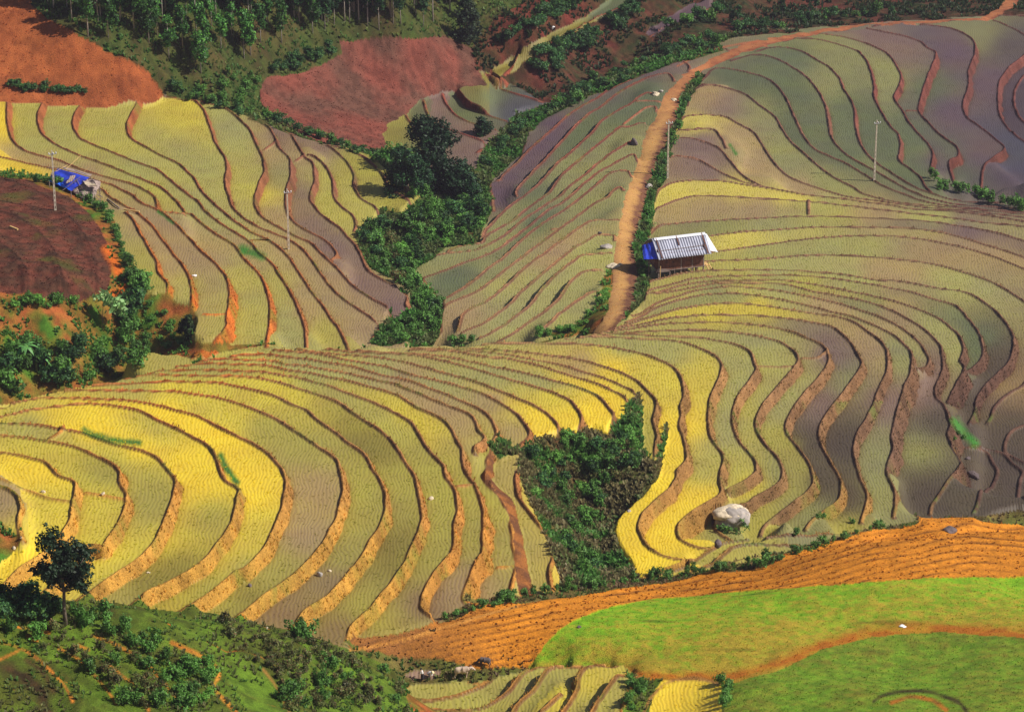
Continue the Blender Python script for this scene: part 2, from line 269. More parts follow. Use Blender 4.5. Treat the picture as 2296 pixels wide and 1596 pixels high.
for u_, v_, z_ in CREST:
    if z_ > 9: z_ = 9 + (z_ - 9) * 0.8
    D_ = (HC - z_) / -(ray(u_, v_) / np.linalg.norm(ray(u_, v_)))[2]
    CZ.append((u_, v_, z_ - 0.3))
    k_ = 1.0 if u_ < 1100 else 0.5
    HID += [(u_, v_, D_ + 7, -1.8 * k_), (u_, v_, D_ + 18, -4.5 * k_), (u_, v_, D_ + 34 * k_, -6 * k_)]
ctl = [pz(*c) for c in CZ] + [pd(*c) for c in CD] + [pd(u, v, D, dz) for u, v, D, dz in HID]
for z, P in TL:
    d = np.r_[0, np.cumsum(np.hypot(*np.diff(P, axis=0).T))]
    n = max(3, int(d[-1] / 9))
    s = np.linspace(0, d[-1], n)
    for x, y, q in zip(np.interp(s, d, P[:, 0]), np.interp(s, d, P[:, 1]), np.interp(s, d, z)):
        ctl.append((x, y, q))
ctl = np.array(ctl)
def tps_fit(P, lam):
    X = P[:, :2] / 100.0
    n = len(X)
    r2 = ((X[:, None] - X[None]) ** 2).sum(-1)
    K = 0.5 * r2 * np.log(r2 + 1e-9) + lam * np.eye(n)
    Q = np.c_[np.ones(n), X]
    M = np.zeros((n + 3, n + 3))
    M[:n, :n] = K; M[:n, n:] = Q; M[n:, :n] = Q.T
    w = np.linalg.solve(M, np.r_[P[:, 2], 0, 0, 0])
    return X, w
def tps_eval(fit, x, y):
    X, w = fit
    n = len(X)
    sh = x.shape
    q = np.c_[x.ravel(), y.ravel()] / 100.0
    out = np.empty(len(q))
    for i in range(0, len(q), 4000):
        c = q[i:i + 4000]
        r2 = ((c[:, None] - X[None]) ** 2).sum(-1)
        out[i:i + 4000] = (0.5 * r2 * np.log(r2 + 1e-9)) @ w[:n] + w[n] + c @ w[n + 1:]
    return out.reshape(sh)
fit = tps_fit(ctl, 1.5e-3)

# ------------------------------------------------------------------ the survey grid (fan of rows and columns over the valley)
NA = 1240
AZ = np.linspace(-0.190, 0.190, NA)
rr = [232.0]
while rr[-1] < 790:
    rr.append(rr[-1] + 0.27 + 0.15 * (rr[-1] - 232) / 450.0)
RR = np.array(rr)
NR = len(RR)
GX = (RR[:, None] * np.sin(AZ)[None]).astype(np.float32)
GY = (RR[:, None] * np.cos(AZ)[None]).astype(np.float32)
def upsample(C, ri, ai):
    a = np.empty((C.shape[0], NA))
    for i in range(C.shape[0]):
        a[i] = np.interp(np.arange(NA), ai, C[i])
    o = np.empty((NR, NA), np.float32)
    i1 = np.clip(np.searchsorted(ri, np.arange(NR), side='right'), 1, len(ri) - 1)
    i0 = i1 - 1
    t = ((np.arange(NR) - ri[i0]) / (ri[i1] - ri[i0]))[:, None]
    return (a[i0] * (1 - t) + a[i1] * t).astype(np.float32)
ri = np.unique(np.r_[np.arange(0, NR, 14), NR - 1])
ai = np.unique(np.r_[np.arange(0, NA, 16), NA - 1])
BASE = upsample(tps_eval(fit, GX[np.ix_(ri, ai)].astype(float), GY[np.ix_(ri, ai)].astype(float)), ri, ai)

def vnoise(x, y, s, seed):
    """smooth value noise, cell size s"""
    r = np.random.RandomState(seed)
    T = r.rand(256, 256).astype(np.float32)
    fx = x / s; fy = y / s
    ix = np.floor(fx).astype(int); iy = np.floor(fy).astype(int)
    tx = fx - ix; ty = fy - iy
    tx = tx * tx * (3 - 2 * tx); ty = ty * ty * (3 - 2 * ty)
    g = lambda a, b: T[a & 255, b & 255]
    return (g(ix, iy) * (1 - tx) * (1 - ty) + g(ix + 1, iy) * tx * (1 - ty) + g(ix, iy + 1) * (1 - tx) * ty + g(ix + 1, iy + 1) * tx * ty)
def fbm(x, y, s, seed, o=3):
    a = 0; t = 0
    for k in range(o):
        w = 0.5 ** k
        a = a + w * vnoise(x, y, s / 2 ** k, seed + k)
        t += w
    return a / t - 0.5

# nearest edge line of every cell close to one
BIG = 9.0
dist = np.full(NR * NA, BIG, np.float32)
side = np.zeros(NR * NA, np.float32)
lid = np.full(NR * NA, -1, np.int32)
lzc = np.zeros(NR * NA, np.float32)
WIN = 2.0
def splat(P, k, zv=None):
    """write distance, side (+ = below the edge) and id for all cells within WIN of polyline P"""
    global dist, side, lid
    a = P[:-1]; b = P[1:]
    last = len(a) - 1
    for si, (p, q) in enumerate(zip(a, b)):
        mx, my = (p + q) / 2
        R = math.hypot(mx, my)
        az = math.atan2(mx, my)
        r0, r1 = np.searchsorted(RR, [R - WIN - 0.3, R + WIN + 0.3])
        c0 = int((az - (WIN + 0.3) / R + 0.190) / 0.380 * (NA - 1))
        c1 = int((az + (WIN + 0.3) / R + 0.190) / 0.380 * (NA - 1)) + 2
        c0 = max(c0, 0); c1 = min(c1, NA)
        if r1 <= r0 or c1 <= c0:
            continue
        X = GX[r0:r1, c0:c1]; Y = GY[r0:r1, c0:c1]
        d = q - p
        L2 = d @ d + 1e-9
        tr = ((X - p[0]) * d[0] + (Y - p[1]) * d[1]) / L2
        t = np.clip(tr, 0, 1)
        ex = X - p[0] - t * d[0]; ey = Y - p[1] - t * d[1]
        dd = np.sqrt(ex * ex + ey * ey)
        sg = d[0] * (Y - p[1]) - d[1] * (X - p[0])      # >0 : left of travel = below
        idx = (np.arange(r0, r1)[:, None] * NA + np.arange(c0, c1)[None])
        cur = dist[idx]
        m = dd < cur
        ii = idx[m]
        dist[ii] = dd[m]
        sv = np.sign(sg)
        if si == 0:
            sv = np.where(tr < 0, 0, sv)
        if si == last:
            sv = np.where(tr > 1, 0, sv)
        side[ii] = sv[m]
        lid[ii] = k
        if zv is not None: lzc[ii] = (zv[si] + t * (zv[si + 1] - zv[si]))[m]
PL = []
for k, (z, P) in enumerate(TL):
    C = catmull(P, 0.6)
    n = len(C)
    t = np.gradient(C, axis=0)
    t /= (np.hypot(t[:, 0], t[:, 1])[:, None] + 1e-9)
    off = 0.32 * fbm(C[:, 0] + 900 + 37 * k, C[:, 1] + 500, 3.0, 11)
    C = C + np.c_[-t[:, 1], t[:, 0]] * off[:, None]
    PL.append(C)
    dC = np.r_[0, np.cumsum(np.hypot(*np.diff(C, axis=0).T))]; dP = np.r_[0, np.cumsum(np.hypot(*np.diff(P, axis=0).T))]
    splat(C, k, np.interp(dC / dC[-1], dP / dP[-1], z))
ndist = dist.copy(); nside = side.copy(); nlid = lid.copy()      # real edges only

# picture coordinates of every cell for a given height
def project(Z):
    dz = Z - HC
    dep = GY * ct - dz * st
    return (U0 + F * GX / dep).astype(np.float32), (V0 - F * (GY * st + dz * ct) / dep).astype(np.float32)
# ------------------------------------------------------------------ land cover, outlined on the ground
def inpoly(U, V, poly):
    P = np.array(poly, float)
    res = np.zeros(U.shape, bool)
    x0, y0 = P.min(0); x1, y1 = P.max(0)
    m = (U >= x0) & (U <= x1) & (V >= y0) & (V <= y1)
    u = U[m]; v = V[m]
    r = np.zeros(u.shape, bool)
    j = len(P) - 1
    for i in range(len(P)):
        xi, yi = P[i]; xj, yj = P[j]
        c = ((yi > v) != (yj > v)) & (u < (xj - xi) * (v - yi) / (yj - yi + 1e-12) + xi)
        r ^= c
        j = i
    res[m] = r
    return res
RICE, REDSLOPE, FOREST, REDPLOUGH, GULLY, BROWN, SCRUBSIDE, PATH, NOTCH, FURROW, MEADOW, MEADOW2, SHRUBHILL, FLOOR, BANK, FARSIDE, MUD = range(17)
POLYS = [
 (REDSLOPE, [(-400,-300),(40,-300),(70,10),(110,45),(250,120),(330,160),(372,212),(345,226),(300,228),(240,236),(150,232),(90,228),(40,226),(-400,222)]),
 (FOREST, [(40,-300),(1190,-300),(1180,0),(1110,40),(1058,112),(1000,84),(900,84),(760,92),(770,122),(690,158),(600,172),(582,200),(586,236),(640,284),(730,322),(835,345),(868,392),(835,360),(760,330),(700,318),(560,266),(500,240),(450,226),(372,216),(330,160),(250,120),(110,45),(70,10)]),
 (REDPLOUGH, [(586,236),(582,200),(600,172),(690,158),(770,122),(760,92),(900,84),(1000,84),(1058,112),(1070,160),(1092,182),(1052,188),(1020,200),(985,205),(955,215),(930,235),(905,262),(870,280),(858,300),(870,335),(835,345),(730,322),(640,284)]),
 (BANK, [(1058,112),(1110,40),(1180,0),(1190,-300),(1500,-300),(1363,-5),(1330,20),(1273,50),(1230,77),(1197,97),(1130,130),(1090,157),(1070,160)]),
 (FARSIDE, [(1120,176),(1145,164),(1183,137),(1250,94),(1300,66),(1366,33),(1418,0),(1560,-300),(1700,-300),(1580,-4),(1530,20),(1497,40),(1450,67),(1448,76),(1458,84),(1482,79),(1500,85),(1600,72),(1700,62),(1800,72),(1700,78),(1600,96),(1530,115),(1450,150),(1380,172),(1300,212),(1262,232),(1215,228),(1180,205)]),
 (FARSIDE, [(1482,79),(1530,52),(1580,32),(1660,-20),(1760,-300),(2700,-300),(2700,28),(2296,32),(2200,36),(2100,42),(1960,50),(1880,60),(1800,64),(1700,62),(1600,72),(1500,85)]),
 (GULLY, [(835,345),(870,335),(905,352),(930,330),(1010,390),(1065,380),(1080,345),(1120,300),(1160,262),(1225,232),(1262,232),(1300,205),(1420,150),(1520,118),(1600,96),(1690,66),(1560,122),(1500,145),(1400,186),(1340,210),(1280,240),(1230,262),(1185,300),(1170,335),(1170,345),(1120,390),(1102,412),(1098,440),(1100,475),(1085,520),(1072,545),(1000,556),(958,588),(912,612),(916,624),(945,640),(950,660),(985,680),(992,690),(985,745),(972,772),(915,772),(830,772),(850,735),(890,722),(932,690),(915,660),(870,625),(828,600),(805,560),(796,520),(845,496),(852,480),(900,492),(948,468),(925,448),(885,405),(868,392)]),
 (BROWN, [(-400,396),(0,398),(60,404),(110,425),(150,440),(190,470),(225,510),(245,560),(250,600),(240,650),(180,680),(100,668),(0,655),(-400,660)]),
 (SCRUBSIDE, [(0,398),(-400,396),(-400,380),(0,383),(60,392),(120,404),(150,415),(205,455),(250,480),(265,520),(275,560),(300,610),(325,660),(345,668),(375,660),(395,680),(425,690),(440,705),(430,770),(460,780),(510,775),(540,772),(620,770),(500,790),(400,800),(300,842),(180,868),(80,890),(0,912),(-400,990),(-400,660),(0,655),(100,668),(180,680),(240,650),(250,600),(245,560),(225,510),(190,470),(150,440),(110,425),(60,404)]),
 (PATH, [(1315,748),(1362,700),(1372,650),(1372,600),(1386,520),(1402,440),(1428,370),(1450,300),(1476,250),(1490,215),(1528,172),(1600,125),(1680,97),(1740,84),(1830,68),(1960,52),(2200,40),(2240,18),(2290,-30),(2330,-30),(2280,12),(2225,44),(1960,60),(1830,74),(1740,95),(1650,124),(1562,166),(1528,215),(1520,262),(1492,330),(1458,400),(1440,480),(1420,560),(1432,620),(1425,680),(1392,722),(1360,745)]),
 (GULLY, [(1392,722),(1425,680),(1432,620),(1420,560),(1440,480),(1458,400),(1492,330),(1520,262),(1528,215),(1562,166),(1580,170),(1548,215),(1532,255),(1512,300),(1502,340),(1490,400),(1470,440),(1462,500),(1452,540),(1458,600),(1452,640),(1442,672),(1420,700)]),
 (SCRUBSIDE, [(1200,752),(1250,742),(1300,728),(1330,700),(1350,668),(1348,640),(1355,615),(1372,600),(1372,650),(1362,700),(1315,748),(1280,758)]),
 (NOTCH, [(1092,1000),(1115,990),(1135,995),(1155,1008),(1185,1000),(1200,985),(1255,985),(1262,972),(1300,980),(1330,975),(1365,985),(1378,950),(1395,938),(1412,905),(1430,890),(1438,905),(1440,960),(1442,1010),(1470,1038),(1485,1005),(1492,950),(1500,960),(1490,1020),(1475,1075),(1440,1110),(1400,1140),(1382,1162),(1376,1200),(1390,1240),(1420,1285),(1440,1298),(1400,1316),(1340,1322),(1265,1340),(1250,1330),(1252,1290),(1236,1240),(1215,1180),(1180,1110),(1160,1060),(1162,1030),(1175,1012),(1150,1020),(1120,1030),(1105,1015)]),
 (FARSIDE, [(1100,1010),(1110,1040),(1100,1080),(1120,1100),(1150,1120),(1170,1200),(1190,1300),(1200,1350),(1170,1345),(1155,1290),(1150,1180),(1130,1130),(1095,1100),(1088,1060)]),
 (FURROW, [(780,1440),(900,1424),(1000,1396),(1100,1362),(1250,1342),(1400,1322),(1550,1300),(1700,1275),(1840,1222),(1960,1190),(2060,1180),(2180,1172),(2320,1180),(2700,1190),(2700,1300),(2296,1292),(2100,1296),(1900,1310),(1700,1325),(1550,1338),(1450,1345),(1360,1362),(1310,1378),(1260,1410),(1220,1450),(1180,1490),(1130,1495),(1060,1500),(1000,1480),(900,1475),(820,1462)]),
 (FLOOR, [(760,1445),(780,1440),(820,1462),(900,1475),(1000,1480),(1060,1500),(1130,1495),(1180,1490),(1200,1492),(1130,1510),(1085,1530),(1020,1528),(930,1530),(895,1535),(880,1500)]),
 (FLOOR, [(1700,1275),(1550,1300),(1400,1322),(1250,1342),(1100,1362),(1000,1396),(990,1385),(1040,1360),(1090,1345),(1160,1335),(1250,1325),(1420,1300),(1480,1300),(1540,1290),(1600,1276),(1700,1256),(1830,1220),(1960,1185),(2080,1165),(2296,1155),(2700,1150),(2700,1190),(2320,1180),(2180,1172),(2060,1180),(1960,1190),(1840,1222)]),
 (MEADOW, [(1450,1345),(1550,1338),(1700,1325),(1900,1310),(2100,1296),(2296,1292),(2700,1300),(2700,1430),(2296,1432),(2100,1418),(1950,1428),(1850,1456),(1760,1498),(1640,1530),(1560,1525),(1490,1524),(1440,1525),(1395,1490),(1300,1492),(1200,1492),(1180,1490),(1220,1450),(1260,1410),(1310,1378),(1360,1362)]),
 (MEADOW2, [(2700,1430),(2296,1432),(2100,1418),(1950,1428),(1850,1456),(1760,1498),(1640,1530),(1618,1545),(1612,1700),(2700,1750)]),
 (SHRUBHILL, [(-400,1330),(0,1342),(147,1347),(200,1353),(300,1364),(400,1374),(480,1382),(560,1400),(650,1415),(720,1435),(760,1448),(820,1470),(880,1500),(900,1540),(925,1596),(960,1800),(-400,1900)]),
 (SHRUBHILL, [(1402,1500),(1420,1520),(1440,1525),(1490,1524),(1470,1545),(1455,1596),(1440,1700),(1370,1700),(1395,1596),(1420,1550)]),
 (MUD, [(906,1512),(925,1503),(950,1497),(975,1496),(992,1500),(985,1510),(965,1517),(930,1519)]),
 (SCRUBSIDE, [(-60,1170),(0,1165),(18,1190),(52,1205),(40,1230),(0,1262),(-60,1280)]),
]
ZC2 = lzc.reshape(NR, NA); D2 = ndist.reshape(NR, NA); S2 = nside.reshape(NR, NA); L2 = nlid.reshape(NR, NA)
def blur(A, n, w=None):
    for _ in range(n):
        B = A.copy()
        B[1:-1] = 0.25 * A[:-2] + 0.5 * A[1:-1] + 0.25 * A[2:]
        A = B.copy()
        A[:, 1:-1] = 0.25 * B[:, :-2] + 0.5 * B[:, 1:-1] + 0.25 * B[:, 2:]
    return A
cw = np.array([pz(u_, v_, 9 + (z_ - 9) * 0.8 if z_ > 9 else z_)[:2] for u_, v_, z_ in CREST])
caz = np.arctan2(cw[:, 0], cw[:, 1]); cr_ = np.hypot(cw[:, 0], cw[:, 1])
rc_ = np.interp(AZ, caz, cr_) + 0.9
behind = (RR[:, None] > rc_[None]) & (RR[:, None] < rc_[None] + 14) & (AZ[None] < caz[-1])
SRF = BASE
for pass_ in (0, 1):
    U, V = project(SRF)
    cover = np.zeros((NR, NA), np.int8)
    # cells hidden from the valley mouth get plain scrub cover
    vis = np.ones((NR, NA), bool)
    run = np.minimum.accumulate(V, axis=0)
    vis = V <= run + (14 if pass_ == 0 else 48)
    wob = 9.0 * fbm(GX, GY, 2.6, 55, 4)
    for code, poly in POLYS:
        m = inpoly(U + wob, V + wob * 0.7, poly)
        cover[m & vis] = code
    cover[~vis] = SCRUBSIDE
    cover[(V < -40)] = FOREST
    cover[(V > 1660) & (cover == RICE)] = SHRUBHILL
    cover[((U < -110) | (U > 2420)) & (cover == RICE)] = SCRUBSIDE
    cover[behind] = SCRUBSIDE
    # keep rice next to traced edges even where the quick visibility test fails
    cover[(D2 < 1.6) & ~vis & (S2 <= 0) & ~behind] = RICE
    free = cover != RICE

    # ------------------------------------------------------------------ level the terraces: flood from each edge uphill
    H = np.where(free, BASE, np.nan).astype(np.float32)
    seed = (~free) & (S2 < 0) & (D2 < 0.55)
    seed |= (~free) & (S2 == 0) & (D2 < 0.12)
    TID = np.where(free, -2, -1).astype(np.int32)
    H[seed] = ZC2[seed]
    TID[seed] = L2[seed]
    near = D2 < 1.0
    cutx = near[:, 1:] & near[:, :-1] & (L2[:, 1:] == L2[:, :-1]) & (S2[:, 1:] * S2[:, :-1] < 0)
    cuty = near[1:] & near[:-1] & (L2[1:] == L2[:-1]) & (S2[1:] * S2[:-1] < 0)
    opx = (~cutx) & (free[:, 1:] == free[:, :-1])
    opy = (~cuty) & (free[1:] == free[:-1])
    fixed = seed | free
    def nb(A, fillv):
        R = np.full_like(A, fillv); Lf = np.full_like(A, fillv); Up = np.full_like(A, fillv); Dn = np.full_like(A, fillv)
        R[:, :-1] = np.where(opx, A[:, 1:], fillv); Lf[:, 1:] = np.where(opx, A[:, :-1], fillv)
        Up[:-1] = np.where(opy, A[1:], fillv); Dn[1:] = np.where(opy, A[:-1], fillv)
        return R, Lf, Up, Dn
    for it in range(170 if pass_ else 90):
        unf = np.isnan(H)
        if not unf.any():
            break
        hz = np.where(unf, 0, H); ok = (~unf).astype(np.float32)
        a = sum(nb(hz, 0.0)); c = sum(nb(ok, 0.0))
        m = unf & (c > 0)
        H[m] = (a[m] / c[m])
        tt = TID.copy()
        for n_ in nb(TID, -1):
            w = m & (tt < 0) & (n_ >= 0)
            tt[w] = n_[w]
        TID = tt
    left = np.isnan(H)
    H = np.where(left, BASE, H)
    ok = np.ones_like(H)
    cnt = sum(nb(ok, 0.0))
    for it in range(60 if pass_ else 10):
        a = sum(nb(H, 0.0)) / np.maximum(cnt, 1)
        H = np.where(fixed | (cnt == 0) | left, H, a)
    print("unfilled", left.sum(), "rice", (~free).sum())
    # open ground meets the terraces: carry their level a few metres into the open ground
    q4 = (slice(None, None, 2), slice(None, None, 2))
    fr = free[q4]; dl = (H - BASE)[q4]
    dl = np.where(fr, 0, np.clip(dl, -2, np.where((U[q4] > 1620) & (V[q4] > 1080), 0.0, 0.7)))
    wt = (~fr).astype(np.float32)
    num = np.where(fr, 0, dl).astype(np.float32)
    for it in range(70):
        nn_ = np.zeros_like(num); nc_ = np.zeros_like(num)
        nn_[1:] += num[:-1]; nn_[:-1] += num[1:]; nn_[:, 1:] += num[:, :-1]; nn_[:, :-1] += num[:, 1:]
        num = np.where(fr, nn_ / 4.0 * 0.995, dl)
    rowj = np.minimum(np.arange(NR) // 2, num.shape[0] - 1); colj = np.minimum(np.arange(NA) // 2, num.shape[1] - 1)
    num = blur(num[rowj][:, colj], 2) if False else num[rowj][:, colj]
    H = np.where(free, BASE + num, H)
    SRF = H
# level of the terrace below each edge: walk the value on the low side back up over the bank
# soften free ground / terrace borders
# ---- banks
hl = ZC2
drop = np.clip(hl - H, 0.0, 3.5)
jit = 1.0 + 0.9 * fbm(GX, GY, 2.3, 91, 3)
wr = (0.12 + 0.42 * drop) * jit
s = D2
low = (S2 > 0) & (L2 >= 0) & (~free)
t = np.clip(s / np.maximum(wr, 0.05), 0, 1)
bankmask = np.where(low & (drop > 0.12), 1 - np.clip((s - wr) / 0.15, 0, 1), 0).astype(np.float32)
prof = 1 - t ** 1.25
Z = np.where(low & (L2 >= 0), H + drop * prof, H)
bw = 0.36
bundh = 0.42 * (0.8 + 0.6 * fbm(GX, GY, 2.5, 33))
bump = np.where((L2 >= 0) & (~free), np.clip(1 - (s / bw) ** 2, 0, 1), 0)
bump = np.where(low, np.clip(1 - (s / (bw * 0.8)) ** 2, 0, 1), bump)
Z = Z + bundh * bump
Z = Z + bankmask * 0.30 * fbm(GX, GY, 1.1, 733, 3) + bump * 0.22 * fbm(GX, GY, 0.9, 737, 2)
bund = np.clip(bump * 1.6, 0, 1)
inner = np.where((S2 <= 0) & (~free), np.clip((s - 0.10) / 0.08, 0, 1) * np.clip((0.50 - s) / 0.12, 0, 1), 0).astype(np.float32)
# ---- low cross bunds that divide a terrace
dist[:] = BIG; side[:] = 0; lid[:] = -1
for ln in DIVIDERS.strip().splitlines():
    pts = parse(ln)
    w = []
    for u, v in pts:
        du = (U - u) ** 2 + (V - v) ** 2 + np.where(vis, 0, 1e6)
        k = int(np.argmin(du))
        w.append(pz(u, v, float(H.flat[k]))[:2])
    splat(catmull(w, 0.6), 0)
dd = dist.reshape(NR, NA)
b2 = np.clip(1 - (dd / 0.33) ** 2, 0, 1) * (~free)
Z = Z + 0.36 * b2
bund = np.maximum(bund, np.clip(b2 * 1.6, 0, 1))
# ---- relief of the open ground
n1 = fbm(GX, GY, 6.0, 201, 4); n2 = fbm(GX, GY, 1.6, 301, 3)
fz = np.zeros_like(Z)
def m_(c): return (cover == c)
fz += m_(GULLY) * (1.2 * n1 + 0.5 * n2) + m_(NOTCH) * (1.5 * n1 + 0.5 * n2) + m_(FOREST) * (2.2 * n1 + 0.5 * n2)
fz += m_(SCRUBSIDE) * (0.8 * n1 + 0.4 * n2) + m_(SHRUBHILL) * (1.2 * n1 + 0.35 * n2) + m_(FARSIDE) * (1.6 * n1 + 0.5 * n2) + m_(BANK) * (1.5 * n1 + 0.6 * n2)
fz += m_(REDSLOPE) * (0.9 * n1 + 0.12 * n2) + m_(REDPLOUGH) * (0.9 * n1 + 0.12 * n2) + m_(MEADOW) * (0.8 * n1 + 0.06 * n2) + m_(MEADOW2) * (0.8 * n1 + 0.1 * n2)
fz += m_(FLOOR) * (0.5 * n1 + 0.3 * n2) + m_(PATH) * (0.05 * n1 + 0.03 * n2)
# furrows follow the slope: bands across the red earth
fur = V - np.interp(U, [780, 1000, 1250, 1450, 1700, 1960, 2180, 2400], [1440, 1396, 1342, 1325, 1290, 1210, 1178, 1190])
ph = fur / 4.6 + 4.5 * fbm(GX, GY, 13.0, 77, 4)
fz += m_(FURROW) * (0.20 * np.abs(np.sin(ph)) + 0.2 * n1 + 0.12 * n2)
# ridges across the brown ploughed hill
bx = np.hypot((U + 60) / 1.0, (V - 640) * 1.15)
fz += m_(BROWN) * (0.32 * np.exp(-((np.mod(bx + 8 * n1, 78) - 39) / 9.0) ** 2) + 0.25 * n2)
edge = blur(free.astype(np.float32), 3)
Z = Z + fz * np.clip(edge, 0, 1) * free
# steep old field steps on the shrub hill
sb = (V - 1400) * 0.8 + (U - 200) * -0.35
st_ = np.mod(sb + 20 * n1, 62) / 62.0
Z = Z + m_(SHRUBHILL) * (U < 700) * 0.9 * (np.clip(st_ / 0.15, 0, 1) - st_)
stepmask = m_(SHRUBHILL) * (U < 640) * (V > 1400) * (1 - np.clip(np.abs(st_ - 0.05) / 0.07, 0, 1))
# sides of free patches meet the terraces as small earth banks
Zs = blur(Z, 6)
fe = (edge > 0.02) & (edge < 0.98)
Z = np.where(fe | (m_(SCRUBSIDE) | m_(GULLY) | m_(FLOOR)), Zs, Z)
Z = np.where(bund > 0.05, 0.6 * Z + 0.4 * blur(Z, 1), Z)
U, V = project(Z)
run = np.minimum.accumulate(V, axis=0)
VIS = V <= run + 0.8
H2 = Z

def hit(u, v):
    """ground point seen at sheet position (u, v)"""
    d = ray(u, v)
    az = math.atan2(d[0], d[1])
    c = (az + 0.190) / 0.380 * (NA - 1)
    c = int(round(min(max(c, 0), NA - 1)))
    col = V[:, c]
    w = np.nonzero(col <= v)[0]
    k = w[0] if len(w) else NR - 1
    return Vector((float(GX[k, c]), float(GY[k, c]), float(Z[k, c]))), k, c
def ground(x, y):
    r = math.hypot(x, y); az = math.atan2(x, y)
    c = min(max((az + 0.190) / 0.380 * (NA - 1), 0), NA - 1.001)
    k = min(max(np.searchsorted(RR, r), 1), NR - 1)
    c0 = int(c)
    return float(Z[k, c0])

# ------------------------------------------------------------------ colours
def s2l(c):
    c = np.asarray(c, float)
    return np.where(c <= 0.04045, c / 12.92, ((c + 0.055) / 1.055) ** 2.4)
GAIN = 1.32
def alb(c):
    return np.clip(s2l(c) / GAIN, 0, 0.9)
